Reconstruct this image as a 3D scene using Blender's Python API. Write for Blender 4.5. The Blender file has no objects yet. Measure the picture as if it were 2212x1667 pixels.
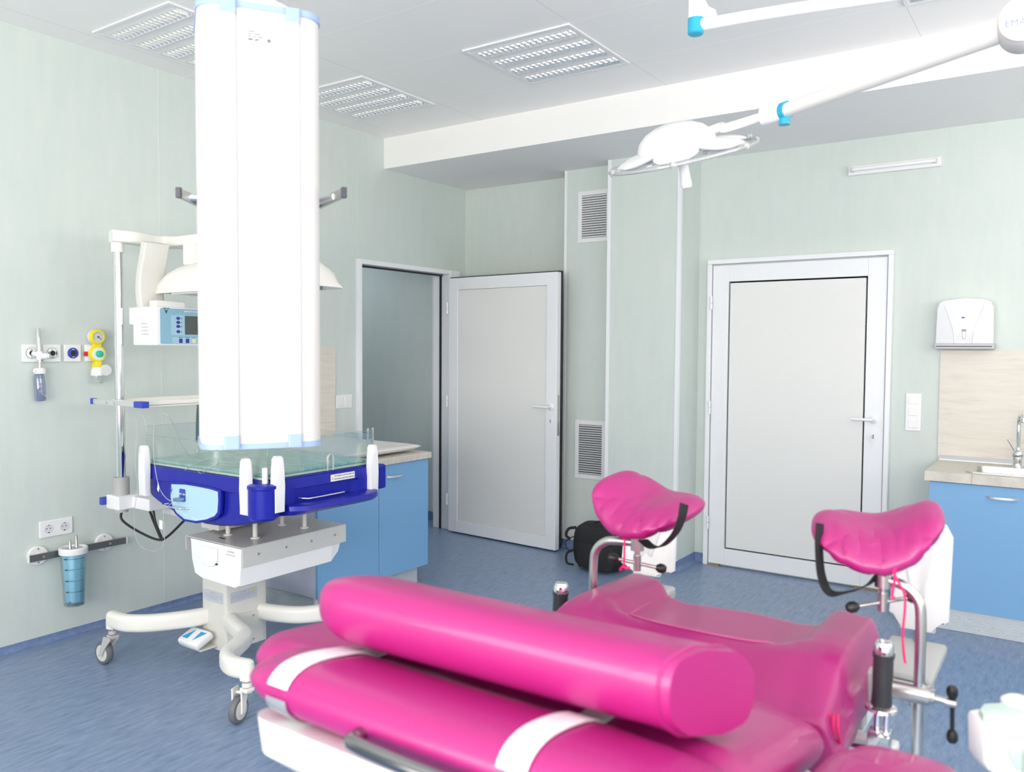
import bpy, bmesh, math, random
from mathutils import Vector, Matrix, Euler
random.seed(7)
PI = math.pi
SC = bpy.context.scene
COL = SC.collection

# ------------------------------------------------------------------ camera
FPX = 1775.0
CAM = Vector((0, 0, 1.5))
_yaw, _pit, _rol = -0.60248, 0.04593, 0.00622
FW = Vector((math.sin(_yaw)*math.cos(_pit), math.cos(_yaw)*math.cos(_pit), -math.sin(_pit)))
_r = FW.cross(Vector((0, 0, 1))).normalized(); _u = _r.cross(FW)
RT = math.cos(_rol)*_r + math.sin(_rol)*_u
UP = -math.sin(_rol)*_r + math.cos(_rol)*_u
cd = bpy.data.cameras.new('camera'); cam = bpy.data.objects.new('camera', cd); COL.objects.link(cam)
cd.sensor_width = 36; cd.lens = FPX/2212*36; cd.clip_start = 0.02; cd.clip_end = 60
cam.matrix_world = Matrix(((RT.x, UP.x, -FW.x, CAM.x), (RT.y, UP.y, -FW.y, CAM.y), (RT.z, UP.z, -FW.z, CAM.z), (0, 0, 0, 1)))
cd.dof.use_dof = True; cd.dof.focus_distance = 4.2; cd.dof.aperture_fstop = 3.6
SC.camera = cam

def ray(x, y):
    return RT*((x-1106)/FPX) - UP*((y-833.5)/FPX) + FW
def at(x, y, ax, v):
    """point of the place seen at photo pixel (x, y) on the plane ax = v"""
    d = ray(x, y); i = 'xyz'.index(ax)
    return CAM + d*((v-CAM[i])/d[i])
def dep(x, y, d):
    return CAM + ray(x, y)*d

# ------------------------------------------------------------------ world, light, exposure
SC.view_settings.view_transform = 'Standard'; SC.view_settings.look = 'None'
SC.view_settings.exposure = 0.62; SC.view_settings.gamma = 1.0
SC.cycles.max_bounces = 10; SC.cycles.diffuse_bounces = 7; SC.cycles.transparent_max_bounces = 16
w = bpy.data.worlds.new('sky'); SC.world = w; w.use_nodes = True
w.node_tree.nodes['Background'].inputs[0].default_value = (1.0, 0.96, 0.93, 1)
w.node_tree.nodes['Background'].inputs[1].default_value = 1.5
def area(name, loc, rot, sx, sy, power, color):
    l = bpy.data.lights.new(name, 'AREA'); l.shape = 'RECTANGLE'; l.size = sx; l.size_y = sy
    l.energy = power; l.color = color
    o = bpy.data.objects.new(name, l); COL.objects.link(o); o.location = loc; o.rotation_euler = rot
    return o
# daylight behind the panes of the window wall (behind the camera)
area('window_daylight', (-0.35, -2.42, 1.72), (PI/2+0.55, 0, 0), 4.9, 2.1, 205, (1.0, 0.93, 0.875))
area('side_fill_light', (2.40, 1.9, 2.0), (PI/2+1.15, 0, PI/2), 5.0, 1.5, 100, (1.0, 0.93, 0.88))  # unseen side light, added to fill the room and lift the ceiling
area('hall_fill_light', (-5.6, 4.6, 2.55), (0, 0, 0), 0.9, 0.9, 7, (0.86, 0.93, 1.0))  # unseen light added to brighten the hall, no lamp fitting there

# ------------------------------------------------------------------ materials
MATS = {}
def nodes_mat(name):
    m = bpy.data.materials.new(name); m.use_nodes = True
    return m, m.node_tree.nodes, m.node_tree.links, m.node_tree.nodes['Principled BSDF']
def mat(name, col, rough=0.5, metal=0.0, coat=0.0, var=0.03, scale=30.0, bump=0.0, bscale=200.0, spec=0.5):
    if name in MATS: return MATS[name]
    m, N, L, b = nodes_mat(name)
    b.inputs['Roughness'].default_value = rough; b.inputs['Metallic'].default_value = metal
    b.inputs['Coat Weight'].default_value = coat; b.inputs['Specular IOR Level'].default_value = spec
    tc = N.new('ShaderNodeTexCoord'); nz = N.new('ShaderNodeTexNoise'); nz.inputs['Scale'].default_value = scale
    nz.inputs['Detail'].default_value = 3
    L.new(tc.outputs['Object'], nz.inputs['Vector'])
    mx = N.new('ShaderNodeMix'); mx.data_type = 'RGBA'
    c = Vector(col)
    mx.inputs[6].default_value = (*(c*(1-var)), 1); mx.inputs[7].default_value = (*[min(1, v*(1+var)) for v in c], 1)
    L.new(nz.outputs['Fac'], mx.inputs[0]); L.new(mx.outputs[2], b.inputs['Base Color'])
    if bump:
        n2 = N.new('ShaderNodeTexNoise'); n2.inputs['Scale'].default_value = bscale; L.new(tc.outputs['Object'], n2.inputs['Vector'])
        bp = N.new('ShaderNodeBump'); bp.inputs['Strength'].default_value = bump; bp.inputs['Distance'].default_value = 0.004
        L.new(n2.outputs['Fac'], bp.inputs['Height']); L.new(bp.outputs['Normal'], b.inputs['Normal'])
    MATS[name] = m; return m
def streak_mat(name, cols, scale_vec, nscale=4.0, rough=0.5, bump=0.0, detail=6, spread=(0.3, 0.7), spec=0.5, rot=0.0):
    m, N, L, b = nodes_mat(name)
    b.inputs['Roughness'].default_value = rough; b.inputs['Specular IOR Level'].default_value = spec
    tc = N.new('ShaderNodeTexCoord'); mp = N.new('ShaderNodeMapping'); mp.inputs['Scale'].default_value = scale_vec
    mp.inputs['Rotation'].default_value = (0, 0, rot)
    L.new(tc.outputs['Object'], mp.inputs['Vector'])
    nz = N.new('ShaderNodeTexNoise'); nz.inputs['Scale'].default_value = nscale; nz.inputs['Detail'].default_value = detail
    nz.inputs['Roughness'].default_value = 0.65
    L.new(mp.outputs['Vector'], nz.inputs['Vector'])
    cr = N.new('ShaderNodeValToRGB'); e = cr.color_ramp.elements
    e[0].position = spread[0]; e[1].position = spread[1]
    e[0].color = (*cols[0], 1); e[1].color = (*cols[-1], 1)
    for i, c in enumerate(cols[1:-1]):
        el = e.new(spread[0]+(spread[1]-spread[0])*(i+1)/(len(cols)-1)); el.color = (*c, 1)
    L.new(nz.outputs['Fac'], cr.inputs[0]); L.new(cr.outputs[0], b.inputs['Base Color'])
    if bump:
        bp = N.new('ShaderNodeBump'); bp.inputs['Strength'].default_value = bump; bp.inputs['Distance'].default_value = 0.003
        L.new(nz.outputs['Fac'], bp.inputs['Height']); L.new(bp.outputs['Normal'], b.inputs['Normal'])
    return m
def clear_mat(name, tint, gloss=0.10, rough=0.02, body=0.0, bodycol=(1, 1, 1)):
    """thin clear plastic or glass sheet: see-through with surface reflection and a little body colour"""
    m = bpy.data.materials.new(name); m.use_nodes = True; N = m.node_tree.nodes; L = m.node_tree.links
    N.clear(); out = N.new('ShaderNodeOutputMaterial')
    tr = N.new('ShaderNodeBsdfTransparent'); tr.inputs[0].default_value = (*tint, 1)
    gl = N.new('ShaderNodeBsdfGlossy'); gl.inputs['Roughness'].default_value = rough
    df = N.new('ShaderNodeBsdfDiffuse'); df.inputs[0].default_value = (*bodycol, 1)
    nz = N.new('ShaderNodeTexNoise'); nz.inputs['Scale'].default_value = 8
    lw = N.new('ShaderNodeLayerWeight'); lw.inputs[0].default_value = 0.35
    mr = N.new('ShaderNodeMapRange'); mr.inputs['To Min'].default_value = gloss*0.4; mr.inputs['To Max'].default_value = min(1, gloss*6)
    L.new(lw.outputs['Facing'], mr.inputs['Value'])
    m1 = N.new('ShaderNodeMixShader'); m1.inputs[0].default_value = body
    L.new(tr.outputs[0], m1.inputs[1]); L.new(df.outputs[0], m1.inputs[2])
    m2 = N.new('ShaderNodeMixShader'); L.new(mr.outputs[0], m2.inputs[0])
    L.new(m1.outputs[0], m2.inputs[1]); L.new(gl.outputs[0], m2.inputs[2]); L.new(m2.outputs[0], out.inputs[0])
    return m

WALL = streak_mat('sea_green_wall_vinyl', [(0.575, 0.64, 0.615), (0.605, 0.665, 0.635), (0.63, 0.685, 0.65)], (5, 5, 0.9), 3.2, 0.55, 0.12, 8, (0.25, 0.75))
HALLW = WALL
CEIL_C = (0.90, 0.885, 0.87)
def ceiling_mat():
    m, N, L, b = nodes_mat('white_metal_ceiling_panels'); b.inputs['Roughness'].default_value = 0.4
    tc = N.new('ShaderNodeTexCoord'); sp = N.new('ShaderNodeSeparateXYZ'); L.new(tc.outputs['Object'], sp.inputs[0])
    prev = None
    def line(out, pos, wd):
        nonlocal prev
        s = N.new('ShaderNodeMath'); s.operation = 'SUBTRACT'; L.new(out, s.inputs[0]); s.inputs[1].default_value = pos
        a = N.new('ShaderNodeMath'); a.operation = 'ABSOLUTE'; L.new(s.outputs[0], a.inputs[0])
        c = N.new('ShaderNodeMath'); c.operation = 'LESS_THAN'; L.new(a.outputs[0], c.inputs[0]); c.inputs[1].default_value = wd
        if prev is None: prev = c.outputs[0]
        else:
            d = N.new('ShaderNodeMath'); d.operation = 'MAXIMUM'; L.new(prev, d.inputs[0]); L.new(c.outputs[0], d.inputs[1]); prev = d.outputs[0]
    for yy in (-1.4, -0.2, 1.02, 2.24, 2.86, 3.40, 4.03): line(sp.outputs[1], yy, 0.0022)
    light = prev; prev = None
    for xx in (-4.08, -3.36, -2.02, -0.68, 0.66): line(sp.outputs[0], xx, 0.0015)
    m0 = N.new('ShaderNodeMix'); m0.data_type = 'RGBA'; L.new(prev, m0.inputs[0])
    m0.inputs[6].default_value = (*CEIL_C, 1); m0.inputs[7].default_value = (0.62, 0.62, 0.63, 1)
    mx = N.new('ShaderNodeMix'); mx.data_type = 'RGBA'; L.new(light, mx.inputs[0])
    L.new(m0.outputs[2], mx.inputs[6]); mx.inputs[7].default_value = (1, 1, 1, 1)
    L.new(mx.outputs[2], b.inputs['Base Color']); return m
CEIL = ceiling_mat()
FLOOR = streak_mat('blue_marbled_linoleum', [(0.115, 0.175, 0.29), (0.175, 0.25, 0.39), (0.225, 0.30, 0.445), (0.285, 0.36, 0.495)], (11, 2.2, 6), 4.5, 0.32, 0.0, 10, (0.28, 0.74), rot=0.35)
COVE = streak_mat('blue_cove_vinyl', [(0.12, 0.18, 0.36), (0.20, 0.28, 0.47)], (6, 6, 6), 5, 0.35, 0.0, 6)
WHITE = mat('white_lacquer', (0.80, 0.80, 0.81), 0.35, var=0.01)
PVC = mat('white_pvc_profile', (0.82, 0.83, 0.86), 0.28, var=0.01)
PANEL = mat('white_door_panel', (0.77, 0.77, 0.755), 0.5, var=0.01)
PLAST = mat('white_plastic', (0.82, 0.82, 0.83), 0.3, var=0.01)
CREAM = mat('warm_white_plastic', (0.80, 0.785, 0.74), 0.38, var=0.01)
CREAM2 = mat('off_white_painted_steel', (0.66, 0.65, 0.61), 0.35, var=0.02)
GREYP = mat('light_grey_plastic', (0.50, 0.50, 0.49), 0.4, var=0.02)
MIDGREY = mat('mid_grey_plastic', (0.30, 0.31, 0.32), 0.45)
BLACK = mat('black_rubber', (0.012, 0.012, 0.014), 0.4)
BLACKF = mat('black_nylon', (0.010, 0.010, 0.013), 0.75, bump=0.3, bscale=400)
DARK = mat('painted_hole_shade', (0.02, 0.022, 0.025), 0.8)  # near-black that paints the shade inside holes and openings
NAVY = mat('deep_blue_plastic', (0.010, 0.015, 0.32), 0.3, spec=0.35)
NAVY2 = mat('blue_rail_cap', (0.03, 0.06, 0.42), 0.35)
LBLUE = mat('pale_blue_panel', (0.42, 0.64, 0.78), 0.4)
CONSOLE = mat('console_blue_film', (0.24, 0.44, 0.58), 0.4)
PENDBLUE = mat('powder_blue_trim', (0.30, 0.42, 0.68), 0.4)
CABBLUE = mat('blue_laminate', (0.20, 0.41, 0.68), 0.42, var=0.03, scale=80)
CABSIDE = mat('pale_grey_laminate', (0.55, 0.57, 0.68), 0.45)
STONE = streak_mat('beige_travertine_laminate', [(0.60, 0.55, 0.485), (0.68, 0.635, 0.57), (0.72, 0.68, 0.62)], (1.5, 1.5, 14), 3.0, 0.45, 0, 8, (0.25, 0.62))
WTOP = streak_mat('beige_worktop_laminate', [(0.55, 0.51, 0.45), (0.70, 0.66, 0.60)], (3, 9, 3), 4, 0.4, 0, 6)
MATTW = mat('white_changing_mat_vinyl', (0.78, 0.76, 0.75), 0.5)
CHROME = mat('chrome', (0.82, 0.83, 0.85), 0.08, metal=1, var=0.0)
STEEL = mat('brushed_steel', (0.62, 0.61, 0.59), 0.28, metal=1, var=0.04, scale=60)
DSTEEL = mat('dark_steel_rail', (0.27, 0.255, 0.245), 0.38, metal=1)
ALU = mat('satin_aluminium', (0.72, 0.73, 0.75), 0.4, metal=0.7)
RIBBED = mat('ribbed_aluminium_plinth', (0.62, 0.66, 0.70), 0.4, metal=0.3)
PINK = mat('magenta_vinyl', (0.375, 0.012, 0.165), 0.40, coat=0.18, spec=0.55, var=0.03, scale=5, bump=0.05, bscale=350)
PINKD = mat('magenta_cord', (0.72, 0.015, 0.15), 0.6)
STRAPW = mat('white_webbing', (0.82, 0.82, 0.84), 0.55)
CYAN = mat('turquoise_collar', (0.02, 0.38, 0.58), 0.4)
YELL = mat('yellow_plastic', (0.85, 0.72, 0.02), 0.35)
GREEN = mat('green_knob', (0.02, 0.50, 0.30), 0.35)
RED = mat('red_button', (0.65, 0.02, 0.03), 0.35)
DIAL = mat('dial_face', (0.62, 0.62, 0.60), 0.4)
PAD = streak_mat('green_marbled_pad', [(0.10, 0.30, 0.26), (0.20, 0.44, 0.39), (0.52, 0.66, 0.60)], (3, 14, 3), 5, 0.2, 0.5, 8, (0.3, 0.72), rot=0.5)
SCREEN = mat('dark_screen', (0.075, 0.085, 0.085), 0.2)
INK = mat('dark_ink', (0.03, 0.035, 0.05), 0.6)
GINK = mat('grey_ink', (0.42, 0.43, 0.46), 0.6)
GOLD = mat('warning_yellow', (0.75, 0.55, 0.05), 0.5)
LABEL = mat('silver_label', (0.50, 0.53, 0.60), 0.45)
MINT = mat('mint_plastic', (0.52, 0.66, 0.60), 0.4)
LIQ = mat('pale_blue_liner', (0.30, 0.62, 0.78), 0.35)
BROWN = mat('raw_timber', (0.35, 0.22, 0.12), 0.7)
CLEAR = clear_mat('clear_acrylic', (0.955, 0.975, 0.97), 0.06)
CLEARG = clear_mat('clear_acrylic_edge', (0.80, 0.86, 0.84), 0.22, body=0.12, bodycol=(0.8, 0.85, 0.83))
CLEARB = clear_mat('smoky_blue_bottle', (0.60, 0.66, 0.80), 0.15, body=0.25, bodycol=(0.36, 0.40, 0.56))
CLEARW = clear_mat('frosted_clear_plastic', (0.86, 0.87, 0.87), 0.2, body=0.35, bodycol=(0.75, 0.77, 0.78))
JAR = clear_mat('clear_jar', (0.80, 0.87, 0.90), 0.12)
GLASS = clear_mat('window_glass', (0.97, 0.985, 0.98), 0.04)
LAMPREF = mat('louver_aluminium', (0.86, 0.86, 0.86), 0.16, metal=0.9)
LAMPCAV = mat('lamp_cavity_glow', (0.80, 0.78, 0.75), 0.3, metal=0.5)
_b = LAMPCAV.node_tree.nodes['Principled BSDF']; _b.inputs['Emission Color'].default_value = (1, .97, .93, 1); _b.inputs['Emission Strength'].default_value = 1.2  # slight glow added to the reflectors to brighten lamps and room

# ------------------------------------------------------------------ mesh helpers
ORG = {}
def thing(name, label, cat, loc=(0, 0, 0), group=None, rz=0.0):
    o = bpy.data.objects.new(name, None); COL.objects.link(o); o.empty_display_size = 0.1
    o.location = loc; o.rotation_euler = (0, 0, rz); ORG[o.name] = Vector(loc)
    o['label'] = label; o['category'] = cat
    if group: o['group'] = group
    return o
def obj(name, bm, m, parent=None, smooth=False, sub=0, label=None, kind=None):
    """links bm (built in world coordinates) as one mesh object under its parent"""
    me = bpy.data.meshes.new(name)
    bmesh.ops.recalc_face_normals(bm, faces=bm.faces)
    org = ORG.get(parent.name, Vector()) if parent is not None else Vector()
    if org.length: bmesh.ops.translate(bm, verts=bm.verts, vec=-org)
    bm.to_mesh(me); bm.free()
    me.materials.append(m)
    for p in me.polygons: p.use_smooth = smooth
    o = bpy.data.objects.new(name, me); COL.objects.link(o)
    if smooth == 'auto' or smooth is True:
        try: me.set_sharp_from_angle(angle=math.radians(38))
        except Exception: pass
    if sub:
        s = o.modifiers.new('subdivision', 'SUBSURF'); s.levels = sub; s.render_levels = sub
    if parent is not None: o.parent = parent; ORG[o.name] = org
    if label: o['label'] = label
    if kind: o['kind'] = kind
    return o
def struct(name, bm, m, parent=None):
    o = obj(name, bm, m, parent)
    if parent is None: o['kind'] = 'structure'
    return o
def tag(o, label, cat, group=None):
    o['label'] = label; o['category'] = cat
    if group: o['group'] = group
    return o
def B(): return bmesh.new()
def box(bm, a, b, bev=0.0, seg=2, M=None):
    a = Vector(a); b = Vector(b); c = (a+b)/2; s = b-a
    r = bmesh.ops.create_cube(bm, size=1.0, matrix=Matrix.Translation(c) @ Matrix.Diagonal((abs(s.x), abs(s.y), abs(s.z), 1)))
    vs = r['verts']
    if bev:
        es = list({e for v in vs for e in v.link_edges})
        r2 = bmesh.ops.bevel(bm, geom=es, offset=bev, segments=seg, affect='EDGES', profile=0.5)
        vs = list({v for f in r2['faces'] for v in f.verts} | {v for v in vs if v.is_valid})
    if M is not None: bmesh.ops.transform(bm, matrix=M, verts=vs)
    return bm
def frame(axis):
    z = Vector(axis).normalized(); t = Vector((0, 0, 1)) if abs(z.z) < 0.9 else Vector((1, 0, 0))
    x = t.cross(z).normalized(); y = z.cross(x)
    return x, y, z
def cyl(bm, a, b, r, r2=None, seg=20, caps=True):
    a = Vector(a); b = Vector(b); x, y, z = frame(b-a); r2 = r if r2 is None else r2
    A = [bm.verts.new(a+(x*math.cos(2*PI*i/seg)+y*math.sin(2*PI*i/seg))*r) for i in range(seg)]
    C = [bm.verts.new(b+(x*math.cos(2*PI*i/seg)+y*math.sin(2*PI*i/seg))*r2) for i in range(seg)]
    for i in range(seg): bm.faces.new((A[i], A[(i+1) % seg], C[(i+1) % seg], C[i]))
    if caps: bm.faces.new(A[::-1]); bm.faces.new(C)
    return bm
def lathe(bm, c, axis, prof, seg=28, sx=1.0, sy=1.0, X=None):
    """prof: (radius, height) pairs along axis from c"""
    c = Vector(c); x, y, z = frame(axis)
    if X is not None: x = Vector(X).normalized(); y = z.cross(x)
    rings = []
    for r, h in prof:
        if r < 1e-6: rings.append([bm.verts.new(c+z*h)])
        else: rings.append([bm.verts.new(c+z*h+x*(math.cos(2*PI*i/seg)*r*sx)+y*(math.sin(2*PI*i/seg)*r*sy)) for i in range(seg)])
    for p, q in zip(rings, rings[1:]):
        if len(p) == 1 and len(q) == 1: continue
        for i in range(seg):
            j = (i+1) % seg
            if len(p) == 1: bm.faces.new((p[0], q[j], q[i]))
            elif len(q) == 1: bm.faces.new((p[i], p[j], q[0]))
            else: bm.faces.new((p[i], p[j], q[j], q[i]))
    if len(rings[0]) > 1: bm.faces.new(rings[0][::-1])
    if len(rings[-1]) > 1: bm.faces.new(rings[-1])
    return bm
def smoothpath(pts, n=6):
    """Catmull-Rom through pts"""
    P = [Vector(p) for p in pts]
    if len(P) < 3: return P
    out = []
    Q = [P[0]*2-P[1]] + P + [P[-1]*2-P[-2]]
    for i in range(1, len(Q)-2):
        a, b, c, d = Q[i-1], Q[i], Q[i+1], Q[i+2]
        for k in range(n):
            t = k/n
            out.append(0.5*((2*b)+(c-a)*t+(2*a-5*b+4*c-d)*t*t+(3*b-a-3*c+d)*t**3))
    out.append(P[-1]); return out
def sweep(bm, pts, prof, ref=(0, 0, 1), caps=True, scales=None):
    """sweeps the closed 2D profile (side, ref) along pts"""
    P = [Vector(p) for p in pts]; n = len(P); rings = []; ref = Vector(ref)
    last = None
    for i, p in enumerate(P):
        t = (P[min(i+1, n-1)]-P[max(i-1, 0)]).normalized()
        s = t.cross(ref)
        if s.length < 1e-3: s = last if last is not None else t.cross(Vector((1, 0.3, 0)))
        s.normalize()
        if last is not None and s.dot(last) < 0 and abs(t.dot(ref)) > 0.9: s = -s
        u = s.cross(t).normalized(); last = s
        k = scales[i] if scales else 1.0
        rings.append([bm.verts.new(p+s*(a*k)+u*(b*k)) for a, b in prof])
    m = len(prof)
    for r0, r1 in zip(rings, rings[1:]):
        for j in range(m): bm.faces.new((r0[j], r0[(j+1) % m], r1[(j+1) % m], r1[j]))
    if caps: bm.faces.new(rings[0][::-1]); bm.faces.new(rings[-1])
    return bm
def tube(bm, pts, r, seg=12, n=6, smooth=True):
    """round tube with rotation-minimising frames"""
    P = smoothpath(pts, n) if smooth else [Vector(p) for p in pts]
    x, y, z = frame(P[1]-P[0]); rings = []
    for i, p in enumerate(P):
        t = (P[min(i+1, len(P)-1)]-P[max(i-1, 0)]).normalized()
        x = (x-t*x.dot(t)).normalized(); y = t.cross(x)
        rings.append([bm.verts.new(p+(x*math.cos(2*PI*k/seg)+y*math.sin(2*PI*k/seg))*r) for k in range(seg)])
    for r0, r1 in zip(rings, rings[1:]):
        for j in range(seg): bm.faces.new((r0[j], r0[(j+1) % seg], r1[(j+1) % seg], r1[j]))
    bm.faces.new(rings[0][::-1]); bm.faces.new(rings[-1])
    return bm
def rrect(w, h, r, n=4):
    """rounded rectangle outline w x h"""
    out = []
    for cx, cy, a0 in ((w/2-r, h/2-r, 0), (-w/2+r, h/2-r, PI/2), (-w/2+r, -h/2+r, PI), (w/2-r, -h/2+r, 1.5*PI)):
        for k in range(n+1):
            a = a0+PI/2*k/n; out.append((cx+r*math.cos(a), cy+r*math.sin(a)))
    return out
def prism(bm, pts, O, X, Y, Z, d, bev=0.0):
    """extrudes outline pts (in X, Y about O) by d along Z"""
    O, X, Y, Z = Vector(O), Vector(X), Vector(Y), Vector(Z)
    A = [bm.verts.new(O+X*a+Y*b) for a, b in pts]; C = [bm.verts.new(O+X*a+Y*b+Z*d) for a, b in pts]
    n = len(pts); f1 = bm.faces.new(A[::-1]); f2 = bm.faces.new(C); side = []
    for i in range(n): side.append(bm.faces.new((A[i], A[(i+1) % n], C[(i+1) % n], C[i])))
    if bev:
        es = list(f1.edges)+list(f2.edges)
        bmesh.ops.bevel(bm, geom=es, offset=bev, segments=2, affect='EDGES', profile=0.5)
    return bm
def loft(bm, rings, caps=True):
    R = [[bm.verts.new(Vector(p)) for p in r] for r in rings]; m = len(R[0])
    for r0, r1 in zip(R, R[1:]):
        for j in range(m): bm.faces.new((r0[j], r0[(j+1) % m], r1[(j+1) % m], r1[j]))
    if caps: bm.faces.new(R[0][::-1]); bm.faces.new(R[-1])
    return bm
def squircle(u, v, n):
    m = max(abs(u), abs(v))
    if m < 1e-6: return u, v
    k = m/((abs(u)**n+abs(v)**n)**(1.0/n)); return u*k, v*k
def pad(bm, fn, nu=24, nv=24, thick=0.05, p=5.0, rnd=0):
    """closed cushion: fn(u,v)->point on mid surface, u,v in [-1,1]; thickness rounds off to the rim"""
    th = thick if callable(thick) else (lambda u, v: thick)
    us = [math.sin(PI/2*(2*i/nu-1)) for i in range(nu+1)]; vs = [math.sin(PI/2*(2*j/nv-1)) for j in range(nv+1)]
    P = {}; top = {}; bot = {}
    if rnd:
        fn0 = fn; fn = lambda u, v: fn0(*squircle(u, v, rnd))
    for i, u in enumerate(us):
        for j, v in enumerate(vs): P[i, j] = Vector(fn(u, v))
    e = 1e-3
    for i, u in enumerate(us):
        for j, v in enumerate(vs):
            rim = i in (0, nu) or j in (0, nv)
            if rim: top[i, j] = bot[i, j] = bm.verts.new(P[i, j]); continue
            du = Vector(fn(u+e, v))-Vector(fn(u-e, v)); dv = Vector(fn(u, v+e))-Vector(fn(u, v-e))
            nrm = du.cross(dv).normalized()
            f = (max(0, 1-abs(u)**p)*max(0, 1-abs(v)**p))**0.5*th(u, v)/2
            top[i, j] = bm.verts.new(P[i, j]+nrm*f); bot[i, j] = bm.verts.new(P[i, j]-nrm*f)
    for i in range(nu):
        for j in range(nv):
            for T, rev in ((top, False), (bot, True)):
                q = [T[i, j], T[i+1, j], T[i+1, j+1], T[i, j+1]]
                q = list(dict.fromkeys(q))
                if rev: q = q[::-1]
                try: bm.faces.new(q)
                except ValueError: pass
    return bm
def fine(bm, O, X, Y, w, h, seed=0, center=False, d=.0004):
    """a line of print too small to read: short dashes the size of words"""
    rr = random.Random(seed*13+5); x = -w/2 if center else 0.0; end = x+w
    while x < end-h:
        l = min(end-x, h*rr.uniform(1.4, 4.2)); quadbar(bm, O, X, Y, x, 0, x+l, h*.62, d); x += l+h*.7
    return bm
_fontcache = {}
def text(bm, s, size, O, X, Y, align='LEFT', ext=0.0006, bold=0.0):
    """real lettering: baseline origin O, reading direction X, up Y"""
    cu = bpy.data.curves.new('t', 'FONT'); cu.body = s; cu.size = size; cu.align_x = align; cu.extrude = ext; cu.resolution_u = 2; cu.offset = bold
    o = bpy.data.objects.new('t', cu); COL.objects.link(o)
    dg = bpy.context.evaluated_depsgraph_get(); me = bpy.data.meshes.new_from_object(o.evaluated_get(dg))
    X = Vector(X).normalized(); Y = Vector(Y).normalized(); Z = X.cross(Y)
    M = Matrix(((X.x, Y.x, Z.x, O[0]), (X.y, Y.y, Z.y, O[1]), (X.z, Y.z, Z.z, O[2]), (0, 0, 0, 1)))
    me.transform(M); bm.from_mesh(me)
    bpy.data.objects.remove(o); bpy.data.curves.remove(cu); bpy.data.meshes.remove(me)
    return bm
def quadbar(bm, O, X, Y, x0, y0, x1, y1, d=0.001):
    """thin raised rectangle in the plane X, Y at O"""
    X = Vector(X); Y = Vector(Y); Z = X.cross(Y)
    return prism(bm, [(x0, y0), (x1, y0), (x1, y1), (x0, y1)], O, X, Y, Z, d)
def copytree(o, parent=None):
    c = o.copy(); COL.objects.link(c)
    if parent is not None: c.parent = parent
    for ch in o.children: copytree(ch, c)
    return c
X3, Y3, Z3 = Vector((1, 0, 0)), Vector((0, 1, 0)), Vector((0, 0, 1))

# ------------------------------------------------------------------ the setting
LW, BW, FWY, RW = -4.26, 5.50, -2.20, 2.20        # left wall x, back wall y, window wall y, right wall x
CZ, SZ, BY = 3.035, 2.815, 4.51                   # ceiling, soffit, bulkhead face
D1a, D1b, D1h = 4.25, 5.345, 2.10                 # doorway in the left wall
b = B(); box(b, (LW-2.6, FWY-.15, -.1), (RW+.15, BW+.15, 0)); struct('floor', b, FLOOR)
b = B()
box(b, (LW-.15, FWY-.15, 0), (LW, D1a, CZ)); box(b, (LW-.15, D1a, D1h), (LW, D1b, CZ)); box(b, (LW-.15, D1b, 0), (LW, BW+.15, CZ))
struct('wall_left', b, WALL)
b = B(); box(b, (LW-.15, BW, 0), (RW+.15, BW+.15, CZ)); struct('wall_back', b, WALL)
b = B(); box(b, (RW, FWY, 0), (RW+.15, -0.6, CZ)); box(b, (RW, 4.4, 0), (RW+.15, BW, CZ)); box(b, (RW, -0.6, 0), (RW+.15, 4.4, 1.2)); box(b, (RW, -0.6, 2.75), (RW+.15, 4.4, CZ))
struct('wall_right', b, WALL)
b = B(); box(b, (LW, FWY-.15, 0), (RW+.15, FWY, .75)); box(b, (LW, FWY-.15, 2.75), (RW+.15, FWY, CZ)); box(b, (LW, FWY-.15, .75), (-2.8, FWY, 2.75)); box(b, (2.05, FWY-.15, .75), (RW+.15, FWY, 2.75))
struct('wall_front', b, WALL)
b = B(); box(b, (LW-.15, FWY-.15, CZ), (RW+.15, BW+.15, CZ+.12)); struct('ceiling', b, CEIL)
b = B(); box(b, (LW, BY, SZ), (RW, BW, CZ)); struct('trim_1', b, mat('white_plaster', (0.87, 0.86, 0.85), 0.6, var=0.01))
# windows
def window(name, a, bb, sill, n):
    t = B()
    (x0, y0), (x1, y1) = a, bb
    fr = bpy.data.objects.new(name, None)
    g = B()
    for i in range(n+1):
        k = i/n; px, py = x0+(x1-x0)*k, y0+(y1-y0)*k
        box(t, (px-.035, py-.035, sill), (px+.035, py+.035, 2.75))
    for z in (sill+.035, 2.2, 2.715): box(t, (min(x0, x1)-.03, min(y0, y1)-.03, z-.035), (max(x0, x1)+.03, max(y0, y1)+.03, z+.035))
    o = struct(name, t, PVC)
    box(g, (min(x0, x1)-.004, min(y0, y1)-.004, sill+.05), (max(x0, x1)+.004, max(y0, y1)+.004, 2.7)); obj('window_pane', g, GLASS, o)
window('window_1', (-2.8, FWY-.06), (2.05, FWY-.06), .75, 4)
window('fill_window', (RW+.08, -0.6), (RW+.08, 4.4), 1.2, 4)  # unseen window added to go with the side fill light
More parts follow.
